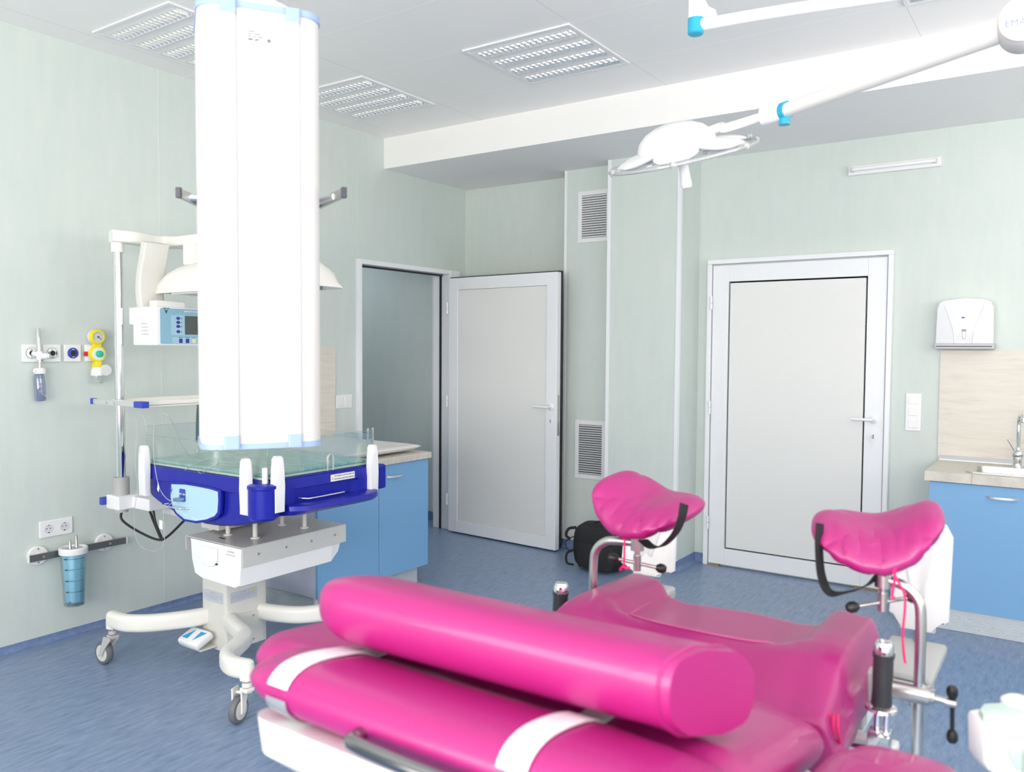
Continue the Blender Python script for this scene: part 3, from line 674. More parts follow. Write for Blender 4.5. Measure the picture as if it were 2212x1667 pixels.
# towel dispenser
a0, a1 = -.700, -.392; z0, z1 = 1.511, 1.808
t = thing('towel_dispenser', 'white plastic paper towel dispenser above beige splashback', 'towel dispenser', ((a0+a1)/2, BW, z0))
p = B(); W_ = a1-a0-.012
pts = [(-W_/2, .03), (W_/2, .03), (W_/2-.004, .235), (W_/2-.016, .272), (W_/2-.05, .286), (0, .297), (-W_/2+.05, .286), (-W_/2+.016, .272), (-W_/2+.004, .235)]
prism(p, pts, ((a0+a1)/2, BW, z0), X3, Z3, -Y3, .105, .010); obj('cover', p, mat('glossy_white_plastic', (.80, .80, .82), .12, var=.01), t, smooth=True)
p = B(); box(p, (a0, BW-.11, z0), (a1, BW, z0+.032), .006); obj('tray', p, mat('silver_grey_plastic', (.48, .48, .51), .35), t)
p = B(); box(p, (a0+.01, BW-.1115, z0+.013), (a1-.01, BW-.10, z0+.018)); obj('paper_slot', p, INK, t)
mc = Vector(((a0+a1)/2, BW-.1055, z0))
p = B()
for s in (-1, 1):
    pts = [mc+X3*s*.10+Z3*.25, mc+X3*s*.072+Z3*.17, mc+X3*s*.052+Z3*.10, mc+X3*s*.045+Z3*.035]
    tube(p, pts, .0035, 8)
obj('moulded_rib', p, MATS['glossy_white_plastic'], t, smooth=True)
p = B(); prism(p, [(-.022, .165), (.022, .165), (.021, .195), (-.021, .195)], mc, X3, Z3, -Y3, .0015); obj('badge', p, PLAST, t)
p = B(); prism(p, [(-.016, .181), (-.008, .176), (.002, .178), (.004, .182), (-.004, .187), (-.012, .186)], mc-Y3*.0012, X3, Z3, -Y3, .001); obj('logo', p, NAVY2, t)
p = B(); prism(p, [(-.012, .115), (.012, .115), (.006, .058), (-.006, .058)], mc, X3, Z3, -Y3, .0012); fo = obj('level_window', p, MIDGREY, t)
p = B(); prism(p, [(-.0085, .100), (.0085, .100), (.0042, .061), (-.0042, .061)], mc-Y3*.001, X3, Z3, -Y3, .001); obj('window_glass', p, PLAST, fo)
# switches by the door
t = thing('light_switch', 'white vertical triple switch plate beside the closed door', 'light switch', (-.81, BW, 1.02))
p = B(); box(p, (-.857, BW-.010, 1.013), (-.770, BW-.0005, 1.242), .003); obj('switch_plate', p, PLAST, t)
for z in (1.201, 1.130, 1.056):
    p = B(); box(p, (-.840, BW-.0145, z-.024), (-.787, BW-.009, z+.024), .002); obj('rocker', p, PLAST, t)
# tube lamp on the back wall
t = thing('wall_tube_lamp', 'slim white wall lamp with bare tube, unlit, high on back wall', 'lamp', (-.96, BW, 2.60))
q0, q1, qz = -1.222, -.700, 2.622
p = B(); box(p, (q0, BW-.022, qz-.03), (q1, BW-.0005, qz+.027), .004); obj('base_plate', p, WHITE, t)
p = B(); cyl(p, (q0+.03, BW-.045, qz), (q1-.03, BW-.045, qz), .0105, seg=16); obj('glass_tube', p, mat('milky_tube_glass', (.85, .86, .87), .15), t, smooth=True)
p = B()
for x in (q0+.022, q1-.036): box(p, (x, BW-.055, qz-.013), (x+.014, BW-.02, qz+.013), .002)
obj('lamp_holder', p, STEEL, t)
# vents
def vent(x0, z0, x1, z1, n, label):
    y = P1y
    t = thing('air_vent', label, 'vent', ((x0+x1)/2, y, z0), 'louvred vents in the pillar')
    fw = .032
    p = B(); box(p, (x0, y-.008, z0), (x0+fw, y-.0005, z1), .002); box(p, (x1-fw, y-.008, z0), (x1, y-.0005, z1), .002)
    box(p, (x0+fw, y-.008, z0), (x1-fw, y-.0005, z0+fw), .002); box(p, (x0+fw, y-.008, z1-fw), (x1-fw, y-.0005, z1), .002); obj('vent_frame', p, WHITE, t)
    p = B(); box(p, (x0+fw-.002, y-.0015, z0+fw-.002), (x1-fw+.002, y-.0005, z1-fw+.002)); obj('opening_shade', p, DARK, t)  # dark sheet in place of the shade behind the slats
    for k in range(n):
        z = z0+fw+(z1-z0-2*fw)*(k+.5)/n
        M = Matrix.Translation(((x0+x1)/2, y-.006, z)) @ Matrix.Rotation(math.radians(-50), 4, 'X')
        p = B(); box(p, (-(x1-x0)/2+fw, -.0058, -.0014), ((x1-x0)/2-fw, .0058, .0014), 0, 2, M); obj('slat', p, WHITE, t)
va = at(1250, 415, 'y', P1y); vb = at(1320, 520, 'y', P1y); vent(va.x, vb.z, vb.x-.004, va.z, 18, 'white louvred air vent high on the pillar')
va = at(1243, 906, 'y', P1y); vb = at(1308, 1038, 'y', P1y); vent(va.x, vb.z, vb.x, va.z, 22, 'white louvred air vent low on the pillar')

# ------------------------------------------------------------------ ceiling lamps
def ceiling_lamp(x0, y0, label, first=[None]):
    s = .64
    if first[0] is None:
        t = thing('ceiling_lamp', label, 'ceiling lamp', (0, 0, CZ), 'square louvred ceiling lamps'); t.location = (0, 0, CZ); first[0] = t
        z = CZ
        p = B()
        for a, c_ in (((0, 0), (s, .02)), ((0, s-.02), (s, s)), ((0, .02), (.02, s-.02)), ((s-.02, .02), (s, s-.02))): box(p, (a[0], a[1], z-.010), (c_[0], c_[1], z-.0005), .002)
        obj('lamp_frame', p, WHITE, t)
        rows = [(.052+i*.148, .052+i*.148+.088) for i in range(4)]
        p = B(); ys = [.02]+[v for r in rows for v in r]+[s-.02]
        for i in range(0, len(ys), 2): box(p, (.02, ys[i], z-.008), (s-.02, ys[i+1], z-.0005))
        for r0, r1 in rows: box(p, (.02, r0, z-.008), (.03, r1, z-.0005)); box(p, (s-.03, r0, z-.008), (s-.02, r1, z-.0005))
        obj('diffuser_plate', p, WHITE, t)
        for r0, r1 in rows:
            p = B(); box(p, (.03, r0, z-.0025), (s-.03, r1, z-.0005)); obj('reflector', p, LAMPCAV, t)
            p = B(); cyl(p, (.035, (r0+r1)/2, z-.006), (s-.035, (r0+r1)/2, z-.006), .003, seg=8)
            for k in range(17):
                x = .045+k*(s-.09)/16
                prism(p, [(-.0035, 0), (.0035, 0), (0, -.014)], (x, r0, z-.001), X3, Z3, Y3, r1-r0)
            for yy, sg in ((r0, 1), (r1, -1)):
                prism(p, [(0, 0), (sg*.010, 0), (0, -.014)], (.03, yy, z-.001), Y3, Z3, X3, s-.06)
            obj('louver', p, LAMPREF, t)
    else:
        t = copytree(first[0]); t['label'] = label
    t.location = (x0, y0, CZ)
    return t
ceiling_lamp(-2.665, 3.40, 'square louvred ceiling lamp nearest the surgical light head, fully in view')
ceiling_lamp(-4.02, 3.40, 'square louvred ceiling lamp partly behind the hanging column, near the left wall and beam')
ceiling_lamp(-4.02, 2.20, 'square louvred ceiling lamp cut by the top edge, near the left wall')
ceiling_lamp(-.68, 3.42, 'square louvred ceiling lamp of which only a corner shows above the surgical light arm')
# ------------------------------------------------------------------ pendant supply column
PC = dep(572, 975, 2.1); PC = Vector((PC.x, PC.y, 0))
f_ = -Vector((PC.x, PC.y, 0)).normalized()
ca, sa = math.cos(.10), math.sin(.10)
PN = Vector((f_.x*ca-f_.y*sa, f_.x*sa+f_.y*ca, 0)); PXv = Z3.cross(PN).normalized()     # PN: front normal, PXv: to the right seen from the front
pz0, pz1 = 1.240, 2.355
PO = PC - PN*.14
t = thing('ceiling_supply_column', 'tall white supply column with powder blue end trims hanging from ceiling', 'supply column', (PO.x, PO.y, pz0))
sec = [(a, c) for a, c in rrect(.300, .27, .055, 6)]
def psec(z0, z1, grow, bm):
    prism(bm, [(a*(1+grow/.15), c*(1+grow/.135)) for a, c in sec], (PO.x, PO.y, z0), PXv, PN, Z3, z1-z0)
p = B(); psec(pz0+.014, pz1-.014, 0, p); obj('housing', p, mat('white_powder_coat', (.62, .62, .615), .45, var=.01), t, smooth=True)
p = B(); psec(pz0, pz0+.014, .003, p); obj('base_trim', p, PENDBLUE, t, smooth=True)
p = B(); psec(pz1-.016, pz1, .003, p); obj('top_trim', p, PENDBLUE, t, smooth=True)
for xa, xb in ((-.098, -.062), (.060, .092)):
    p = B(); prism(p, rrect(xb-xa, .02, .004, 2), PO+PXv*(xa+xb)/2+PN*.136+Z3*(pz0+.035), PXv, PN, Z3, pz1-pz0-.07); so = obj('cable_channel', p, MATS['white_powder_coat'], t)
    p = B(); prism(p, rrect(xb-xa+.003, .024, .004, 2), PO+PXv*(xa+xb)/2+PN*.136+Z3*(pz0+.002), PXv, PN, Z3, .034); prism(p, rrect(xb-xa+.003, .024, .004, 2), PO+PXv*(xa+xb)/2+PN*.136+Z3*(pz1-.036), PXv, PN, Z3, .034); obj('channel_cap', p, PENDBLUE, so)
# rating label
lc = PO+PN*.1358+PXv*.002+Z3*(pz1-.085)
p = B(); quadbar(p, lc, PXv, Z3, -.038, -.021, .038, .021, .0006); lo = obj('rating_label', p, PLAST, t)
p = B(); lz = lc+PN*.0008
for k in range(4): fine(p, lz+PXv*-.034+Z3*(.0125-k*.0062), PXv, Z3, (.024, .030, .034, .028)[k], .0052, k)
for k in range(3): fine(p, lz+PXv*-.034+Z3*(-.0085-k*.0048), PXv, Z3, (.022, .025, .028)[k], .0036, k+9)
text(p, 'CE', .010, lz+PXv*.024+Z3*.010, PXv, Z3, ext=.0002)
prism(p, [(.005*math.cos(a), .005*math.sin(a)) for a in [2*PI*i/16 for i in range(16)]], lz+PXv*.016-Z3*.004, PXv, Z3, PN, .0003); obj('lettering', p, mat('label_print', (.16, .17, .20), .6), lo)
# suspension tube
p = B(); cyl(p, PO+Z3*pz1, (PO.x, PO.y, CZ-.0), .055, seg=28); cyl(p, PO+Z3*(pz1), PO+Z3*(pz1+.03), .10, seg=28); obj('suspension_tube', p, CREAM2, t, smooth=True)
p = B(); cyl(p, (PO.x, PO.y, CZ-.04), (PO.x, PO.y, CZ-.001), .16, seg=32); obj('ceiling_flange', p, WHITE, t, smooth=True)
# side rails behind the column
for xs, px, vp in ((-1, 386, 1090), (1, 743, 57)):
    P0 = dep(px, 416, 2.13); dv = ray(vp, 750); dv.z = 0; dv.normalize()
    side = dv.cross(Z3)
    M = Matrix(((dv.x, side.x, 0, P0.x), (dv.y, side.y, 0, P0.y), (0, 0, 1, P0.z), (0, 0, 0, 1)))
    p = B(); box(p, (0.004, -.005, -.0125), (.28, .005, .0125), .001, 2, M); ro = obj('equipment_rail', p, STEEL, t)
    p = B(); box(p, (-.006, -.0065, -.0135), (.006, .0065, .0135), .001, 2, M); obj('end_cap', p, mat('charcoal_cap', (.05, .055, .07), .5), ro)
    p = B()
    for k in (.07, .20):
        q = P0+dv*k; cyl(p, q, PO+PXv*xs*.14+(q-PO).dot(PN)*PN*.0-PN*(.05+k*.2)+Z3*P0.z-Z3*PO.z*0, .010, seg=14)
    obj('rail_spacer', p, CHROME, ro, smooth=True)

# ------------------------------------------------------------------ surgical light and second arm
LC = dep(1478, 330, 3.2)
hub = Vector((.26, 2.38, 0))
J = dep(2212, 55, 2.12)
capp = dep(1693, 240, 2.98); wh = dep(1650, 251, 3.03)
t = thing('surgical_light', 'white domed surgical light with clear rim on long white arm', 'surgical light', (LC.x, LC.y, 0))
# disc plane: tilted, follows the photo's rim line
e1 = (dep(1630, 299, 3.13)-dep(1322, 369, 3.24)).normalized()
nrm = Vector((0, 0, 1)); nrm = (nrm-e1*nrm.dot(e1)).normalized(); vd = (LC-CAM).normalized()
e2 = nrm.cross(e1).normalized()
nrm = e1.cross(vd); nrm = nrm if nrm.z > 0 else -nrm; nrm.normalize(); nrm = (nrm-vd*math.tan(math.radians(5))).normalized(); e2 = nrm.cross(e1).normalized()
DC = (dep(1630, 299, 3.13)+dep(1322, 369, 3.24))/2
rad = .285
def dl(prof, sx=1, sy=1, off=Vector()):
    q = B(); lathe(q, DC+off, nrm, prof, 48, sx, sy, e1); return q
p = dl([(0, .012), (.15, .012), (.152, .03), (.150, .048), (.138, .075), (.11, .10), (.07, .118), (.03, .126), (0, .128)], off=e1*-.015); obj('dome', p, PLAST, t, smooth=True)
# petals
for k in range(6):
    a = k*PI/3+.35; dvv = e1*math.cos(a)+e2*math.sin(a); tv = -e1*math.sin(a)+e2*math.cos(a)
    p = B()
    def fp(u, v, dvv=dvv, tv=tv):
        r = .175+.078*u; w_ = .085*(1-.18*u*u)
        return DC+dvv*r+tv*(w_*v*(1-.28*max(0, u)**2))+nrm*(.022-.028*(u+.2)*.5)
    pad(p, fp, 14, 14, .030, 3.0); obj('light_pod', p, PLAST, t, smooth=True)
    p = B(); q = DC+dvv*.172-nrm*.006; cyl(p, q, q+nrm*.012, .062, seg=28); obj('lens', p, CLEARW, t, smooth=True)
# clear rim
p = B()
rim = [DC+e1*(rad*math.cos(a))+e2*(rad*math.sin(a))-nrm*.004 for a in [2*PI*k/60 for k in range(61)]]
tube(p, rim, .0075, 10, smooth=False)
for k in range(6):
    a = k*PI/3+.35; c = DC+e1*(rad*math.cos(a))+e2*(rad*math.sin(a)); lathe(p, c-nrm*.014, nrm, [(0, 0), (.012, 0), (.014, .008), (.014, .016), (.010, .024), (0, .024)], 14)
    cyl(p, c, DC+(e1*math.cos(a)+e2*math.sin(a))*.2+nrm*.004, .005, seg=8)
obj('clear_rim', p, CLEARW, t, smooth=True)
p = B(); hb = dep(1484, 408, 3.2); ht = DC-nrm*.002; hdir = (hb-ht).normalized()
lathe(p, ht, hdir, [(0, 0), (.019, 0), (.019, .05), (.0205, .09), (.0225, (hb-ht).length-.012), (.017, (hb-ht).length-.003), (0, (hb-ht).length)], 24); obj('sterile_handle', p, PLAST, t, smooth=True)
p = B(); yk = DC+nrm*.05+e1*.10; tube(p, [DC+nrm*.06+e1*.08, DC+nrm*.07+e1*.16, wh-(wh-DC-nrm*.05).normalized()*.14, wh], .017, 16); obj('yoke_tube', p, CREAM, t, smooth=True)
ad = (J-capp).normalized()
p = B(); cyl(p, wh-ad*.01, capp-ad*.012, .033, seg=24); obj('sleeve', p, PLAST, t, smooth=True)
p = B(); cyl(p, capp-ad*.03, capp+ad*.022, .0315, seg=24); q = capp+ad*.005; cyl(p, q-Z3*.025, q-Z3*.047, .018, seg=16); cyl(p, q-Z3*.043, q-Z3*.050, .0205, seg=16); obj('collar', p, CYAN, t, smooth=True)
p = B(); cyl(p, capp, J, .0255, .0255, 28); obj('spring_arm', p, CREAM, t, smooth=True)
jn = (CAM-J); jn.z = 0; jn.normalize()
p = B(); lathe(p, J-jn*.05, jn, [(0, 0), (.055, 0), (.060, .008), (.060, .085), (.054, .097), (0, .1)], 36); obj('joint_housing', p, CREAM2, t, smooth=True)
p = B(); lathe(p, J+jn*.0505, jn, [(0, 0), (.056, 0), (.056, .008), (.048, .012), (0, .013)], 36); jo = obj('joint_cover', p, PLAST, t, smooth=True)
p = B(); jx = Z3.cross(jn).normalized(); text(p, 'EMA', .024, J+jn*.064-jx*.042-Z3*.018, jx, Z3, ext=.0004); obj('lettering', p, mat('blue_lettering', (.16, .22, .60), .5), jo)
p = B(); jt = Vector((J.x, J.y, CZ-.18)); cyl(p, J+Z3*.04, jt+Z3*.05, .03, seg=24)
tube(p, [jt, jt+(hub-Vector((J.x, J.y, 0)))*.5, Vector((hub.x, hub.y, CZ-.18))], .032, 16); cyl(p, (hub.x, hub.y, CZ-.26), (hub.x, hub.y, CZ-.001), .06, seg=28); obj('extension_arm', p, CREAM, t, smooth=True)
T2 = dep(1503, 60, 2.9)
t = thing('ceiling_support_arm', 'white jointed ceiling arm with turquoise end cap at top edge', 'support arm', (T2.x, T2.y, 0))
p = B(); cyl(p, T2-Z3*.005, (T2.x, T2.y, CZ-.001), .0265, seg=28); cyl(p, (T2.x, T2.y, CZ-.03), (T2.x, T2.y, CZ-.001), .07, seg=28); obj('drop_tube', p, PLAST, t, smooth=True)
p = B(); lathe(p, T2-Z3*.024, Z3, [(0, 0), (.024, 0), (.028, .004), (.028, .055), (0, .055)], 28); obj('end_cap', p, CYAN, t, smooth=True)
adir = Vector((.984, .179, .0)).normalized()
A0 = T2+adir*.02+Z3*.008
p = B(); tube(p, [A0, A0+adir*.25+Z3*.004, A0+adir*.6+Z3*.0, A0+adir*1.15-Z3*.01], .0205, 18); obj('horizontal_arm', p, PLAST, t, smooth=True)
p = B(); prism(p, [(0, 0), (.05, 0), (.045, .02), (.02, .035), (0, .075)], T2+adir*.024+Z3*.03-adir.cross(Z3)*.006, adir, Z3, adir.cross(Z3), .012); obj('gusset', p, PLAST, t)

# ------------------------------------------------------------------ infant warmer
WY = 2.47
t = thing('infant_warmer', 'infant radiant warmer with deep blue cot and white stand on castors', 'infant warmer', (-3.31, WY, 0))
WX0, WX1, WYa, WYb = -3.54, -2.685, 2.14, 2.80     # cot outline
# column
p = B(); prism(p, [(a, c) for a, c in rrect(.185, .235, .012, 3)], (-3.315, WY, .075), X3, Y3, Z3, .50); obj('column', p, CREAM2, t, smooth=True)
p = B(); box(p, (-3.222, 2.375, .078), (-3.216, 2.56, .235), .002); obj('cover_plate', p, CREAM2, t)
p = B()
for y, z in ((2.40, .215), (2.50, .215), (2.50, .10)): lathe(p, (-3.2165, y, z), X3, [(0, 0), (.005, 0), (.004, .004), (0, .004)], 12)
obj('screw', p, STEEL, t)
def plate(O, X, w_, h_, mm, m2, lines, tri=None, title=None):
    Z_ = Vector(X).cross(Z3); q = B(); prism(q, rrect(w_, h_, .004, 3), O, X, Z3, Z_, .0012); lo = obj('instruction_label', q, mm, t)
    q = B(); O2 = Vector(O)+Z_*.0016; X = Vector(X)
    if title: text(q, title, h_*.14, O2+Z3*h_*.27, X, Z3, 'CENTER', .0002)
    for k in range(lines): fine(q, O2+Z3*(h_*.08-k*h_*.17), X, Z3, w_*(.86 if k < lines-1 else .5), h_*.10, k, True)
    obj('lettering', q, m2, lo)
    if tri:
        q = B(); prism(q, [(-.008, -.006), (.008, -.006), (0, .008)], O2+X*w_*.38+Z3*h_*.2, X, Z3, Z_, .0006); obj('warning_sign', q, GOLD, lo)
plate((-3.318, 2.3522, .325), X3, .150, .052, LABEL, GINK, 3, title='ATTENTION')
plate((-3.2222, 2.452, .325), Y3, .150, .05, LABEL, GINK, 3, tri=True, title='WARNING')
# legs, each with its castor
def leg(path, cpos, cdir, brake):
    q = B(); P = smoothpath(path, 7); sc = [1.0]*len(P)
    sweep(q, P, rrect(.058, .080, .024, 5), Z3); e = P[-1]
    lathe(q, Vector((e.x, e.y, e.z-.04)), Z3, [(0, 0), (.029, 0), (.029, .05), (.026, .070), (.015, .079), (0, .08)], 24)
    lo = obj('leg', q, CREAM, t, smooth=True)
    c = Vector(cpos); d_ = Vector(cdir).normalized(); s_ = d_.cross(Z3)
    q = B(); cyl(q, (e.x, e.y, e.z-.06), (e.x, e.y, e.z-.03), .009, seg=12); obj('castor_stem', q, STEEL, lo)
    q = B(); r = .054
    wc = Vector((c.x, c.y, r))
    cyl(q, (e.x, e.y, e.z-.068), (e.x, e.y, e.z-.052), .020, seg=18)
    for sg in (-1, 1):
        O = wc+s_*sg*.021; top = Vector((e.x, e.y, 0))-Vector((wc.x, wc.y, 0)); l = top.dot(d_)
        prism(q, [(-.012, -.012), (.012, -.012), (.014+l*.4, .03), (l+.022, .070), (l+.022, .086), (l-.022, .086), (l*.5-.012, .04)] if l >= 0 else [(-.012, -.012), (.012, -.012), (l*.5+.014, .04), (l+.022, .086), (l-.022, .086), (l-.022, .070), (l*.4-.014, .03)], O-s_*.004, d_, Z3, s_, .008, .002)
    box(q, Vector((e.x, e.y, .128))-Vector((.022, .022, 0)), Vector((e.x, e.y, .145))+Vector((.022, .022, 0)), .005)
    obj('castor_fork', q, GREYP if not brake else CREAM, lo)
    q = B(); lathe(q, wc-s_*.015, s_, [(.040, 0), (.051, .002), (r, .009), (r, .021), (.051, .028), (.040, .03)], 36)
    obj('tyre', q, mat('grey_rubber_tyre', (.14, .15, .16), .55), lo, smooth=True)
    q = B(); lathe(q, wc-s_*.0155, s_, [(0, 0), (.038, 0), (.042, .004), (.042, .027), (.038, .031), (0, .031)], 30); obj('wheel', q, CREAM2, lo, smooth=True)
    if brake:
        q = B(); M = Matrix.Translation(wc+Z3*.066-d_*.01) @ Matrix(((s_.x, d_.x, 0, 0), (s_.y, d_.y, 0, 0), (0, 0, 1, 0), (0, 0, 0, 1))) @ Matrix.Rotation(.35, 4, 'X')
        box(q, (-.025, -.055, -.006), (.025, .0, .006), .004, 2, M); obj('brake_pedal', q, CREAM, lo)
zl = .218
leg([(-3.37, 2.40, zl), (-3.42, 2.27, zl), (-3.50, 2.15, zl), (-3.59, 2.085, zl), (-3.695, 2.075, zl)], (-3.745, 2.06, 0), (-1, -.1, 0), False)
leg([(-3.24, 2.38, zl), (-3.10, 2.325, zl), (-2.99, 2.28, zl), (-2.925, 2.19, zl), (-2.86, 2.09, zl), (-2.77, 2.045, zl), (-2.685, 2.055, zl)], (-2.715, 2.035, 0), (.35, -1, 0), True)
leg([(-3.26, 2.55, zl), (-3.13, 2.58, zl), (-3.03, 2.63, zl), (-2.95, 2.73, zl), (-2.85, 2.81, zl), (-2.72, 2.83, zl)], (-2.70, 2.86, 0), (0, 1, 0), False)
leg([(-3.37, 2.56, zl), (-3.45, 2.65, zl), (-3.52, 2.76, zl), (-3.60, 2.83, zl), (-3.70, 2.84, zl)], (-3.74, 2.86, 0), (-1, .2, 0), False)
# foot pedal
q = B(); pc = Vector((-3.36, 2.285, .135)); Mp = Matrix.Translation(pc) @ Matrix.Rotation(.42, 4, 'X')
box(q, (-.075, -.05, -.02), (.075, .05, .02), .014, 3, Mp); po = obj('foot_pedal', q, PLAST, t, smooth=True)
AZ = mat('azure_film', (.03, .32, .62), .4)
q = B(); prism(q, [(-.055, -.028), (-.015, -.028), (-.022, .030)], Mp @ Vector((0, 0, .0201)), Mp.to_3x3() @ X3, Mp.to_3x3() @ Y3, Mp.to_3x3() @ Z3, .0015); obj('pedal_arrow', q, AZ, po)
q = B(); prism(q, [(.020, .028), (.060, .028), (.026, -.030)], Mp @ Vector((0, 0, .0201)), Mp.to_3x3() @ X3, Mp.to_3x3() @ Y3, Mp.to_3x3() @ Z3, .0015); obj('pedal_arrow', q, AZ, po)
q = B(); box(q, (-3.425, 2.26, .092), (-3.285, 2.36, .10), .002); obj('pedal_bracket', q, CREAM2, t)
# drawer unit
tx0, tx1, ty0, ty1, tz = -3.275, -2.872, 2.178, 2.775, .652
q = B(); box(q, (tx0, ty0+.004, tz-.004), (tx1, ty1, tz), .0015); box(q, (tx1-.004, ty0+.004, tz-.085), (tx1, ty1, tz-.004), .001); box(q, (tx0, ty0+.004, tz-.065), (tx0+.004, ty1, tz-.004), .001)
obj('tray_deck', q, mat('deck_grey_enamel', (.55, .55, .53), .28), t)
q = B(); yA, yB = ty0, ty1-.03
ring = lambda y, k: [(tx0+.045+(1-k)*.02, y, tz-.006), (tx1-.006, y, tz-.006), (tx1-.008, y, tz-.085), (tx1-.018-(1-k)*.02, y, tz-.155*k-.012), (tx1-.05-(1-k)*.02, y, tz-.172*k-.01), (tx0+.12, y, tz-.165*k-.01), (tx0+.075, y, tz-.150*k-.01), (tx0+.055, y, tz-.10*k)]
loft(q, [ring(yA, .97), ring(yA+.012, 1), ring(yB-.05, 1), ring(yB, .75)]); obj('drawer_body', q, PLAST, t)
q = B(); gc = Vector(((tx0+tx1)/2-.015, ty0-.002, tz-.045)); prism(q, [(.055, .02), (.055, -.035), (.03, -.058), (-.01, -.066), (-.05, -.055), (-.075, -.038), (-.05, .02)], gc, X3, Z3, -Y3, .004, .0015); obj('drawer_grip', q, PLAST, t)
q = B(); box(q, (gc.x+.038, ty0-.005, gc.z-.052), (gc.x+.052, ty0+.001, gc.z-.046)); box(q, (tx0+.16, ty0+.06, tz), (tx0+.20, ty0+.072, tz+.001)); obj('latch_hole', q, INK, t)
q = B()
for y in (2.26, 2.41, 2.555, 2.70): lathe(q, (tx1+.0002, y, tz-.04), X3, [(0, 0), (.006, 0), (.005, .004), (0, .004)], 12)
obj('deck_screw', q, STEEL, t)
q = B(); text(q, 'CAUTION', .010, (tx1-.075, ty0-.0012, tz-.03), X3, Z3, 'CENTER', .0003); fine(q, (tx1-.075, ty0-.0012, tz-.042), X3, Z3, .06, .006, 3, True); obj('lettering', q, GINK, t)
# cot lift posts
for x, y in ((-3.13, 2.30), (-2.98, 2.33), (-3.10, 2.58), (-2.965, 2.60)):
    q = B(); cyl(q, (x, y, tz), (x, y, .80), .0105, seg=16); cyl(q, (x, y, tz), (x, y, tz+.006), .020, seg=20); obj('lift_post', q, CREAM2, t, smooth=True)
for a, c in (((-3.16, 2.28, .735), (-2.96, 2.32, .76)), ((-3.0, 2.55, .745), (-2.93, 2.72, .80)), ((-3.33, 2.30, .66), (-3.20, 2.60, .78))):
    q = B(); box(q, a, c, .003); obj('lift_bracket', q, CREAM2, t)
# cot body: boat-shaped shell, deeper towards the near corner
zt = .955
def cotring(z, x0, x1, y0, y1, r=.06): return [((x0+x1)/2+a, (y0+y1)/2+c, z) for a, c in rrect(x1-x0, y1-y0, r, 5)]
def depthat(x):
    T_ = ((-3.56, .115), (-3.50, .150), (-3.42, .178), (-3.32, .207), (-3.22, .222), (-3.11, .230), (-3.0, .226), (-2.89, .212), (-2.80, .192), (-2.72, .165), (-2.66, .14))
    for (a, c), (a2, c2) in zip(T_, T_[1:]):
        if x <= a2: return c+(c2-c)*max(0, (x-a)/(a2-a))
    return T_[-1][1]
q = B(); nx = 40; prof_n = None
rings = []
for i in range(nx+1):
    u = i/nx; x = WX0+(WX1-WX0)*u
    edge = min(1.0, math.sqrt(max(0.0, 1-((2*u-1)**10))))
    inset = .03*(1-edge)
    dz = depthat(x)
    ya, yb = WYa+inset, WYb-inset
    rings.append([(x, ya, zt), (x, ya-.004, zt-.012), (x, ya-.004, zt-.06), (x, ya+.012, zt-.066), (x, ya+.014, zt-dz*.93), (x, ya+.03, zt-dz*.985), (x, ya+.06, zt-dz), (x, ya+.16, zt-dz*.90), (x, yb-.10, zt-dz*.62), (x, yb-.012, zt-dz*.55), (x, yb, zt-.06), (x, yb, zt)])
loft(q, rings); obj('cot_shell', q, NAVY, t, smooth=True)
# handle bay at the foot end (faces +x)
q = B()
hy0, hy1 = 2.235, 2.755
def bay(y, k, c=1): return [(WX1-.01, y, zt-.004), (WX1+.012, y, zt-.004), (WX1+.018, y, zt-.045), (WX1+.018-c*.024, y, zt-.052), (WX1+.018-c*.024, y, zt-.104), (WX1+.02+k*.045, y, zt-.104), (WX1+.028+k*.062, y, zt-.110), (WX1+.03+k*.066, y, zt-.128), (WX1+.022+k*.04, y, zt-.148), (WX1-.02, y, zt-.155), (WX1-.02, y, zt-.03)]
loft(q, [bay(hy0, .25, 0), bay(hy0+.03, .75, 0), bay(hy0+.055, .95, .1), bay(hy0+.065, 1, 1), bay(hy1-.14, 1, 1), bay(hy1-.10, 1, .2), bay(hy1-.05, .85, 0), bay(hy1, .2, 0)]); bo = obj('foot_bumper', q, NAVY, t, smooth=True)
q = B(); prism(q, [(hy0+.07, zt-.1035), (hy1-.15, zt-.1035), (hy1-.145, zt-.053), (hy0+.067, zt-.053)], (WX1-.0055, 0, 0), Y3, Z3, X3, .002); obj('recess_shade', q, DARK, bo)  # dark plate painting in the shade at the back of the recess
q = B(); hx = WX1+.05; tube(q, [(WX1+.01, hy0+.08, zt-.088), (hx-.01, hy0+.10, zt-.090), (hx, hy0+.13, zt-.090), (hx, hy1-.24, zt-.090), (hx-.01, hy1-.21, zt-.09), (WX1+.01, hy1-.19, zt-.088)], .004, 10); obj('foot_handle', q, CHROME, bo, smooth=True)
q = B(); prism(q, [(-.072, -.015), (.072, -.015), (.072, .015), (-.072, .015)], (WX1+.0165, 2.56, zt-.027), Y3, Z3, X3, .0012); lo = obj('warning_label', q, PLAST, t)
q = B(); text(q, "THE HANDLE CAN'T BE USED FOR", .0078, (WX1+.0182, 2.508, zt-.0225), Y3, Z3, 'LEFT', .0003); text(q, 'THE WHOLE MACHINE CARRYING', .0078, (WX1+.0182, 2.508, zt-.036), Y3, Z3, 'LEFT', .0003); obj('lettering', q, INK, lo)
q = B(); prism(q, [(-.007, -.006), (.007, -.006), (0, .007)], (WX1+.0178, 2.497, zt-.028), Y3, Z3, X3, .0006); obj('warning_sign', q, GOLD, lo)
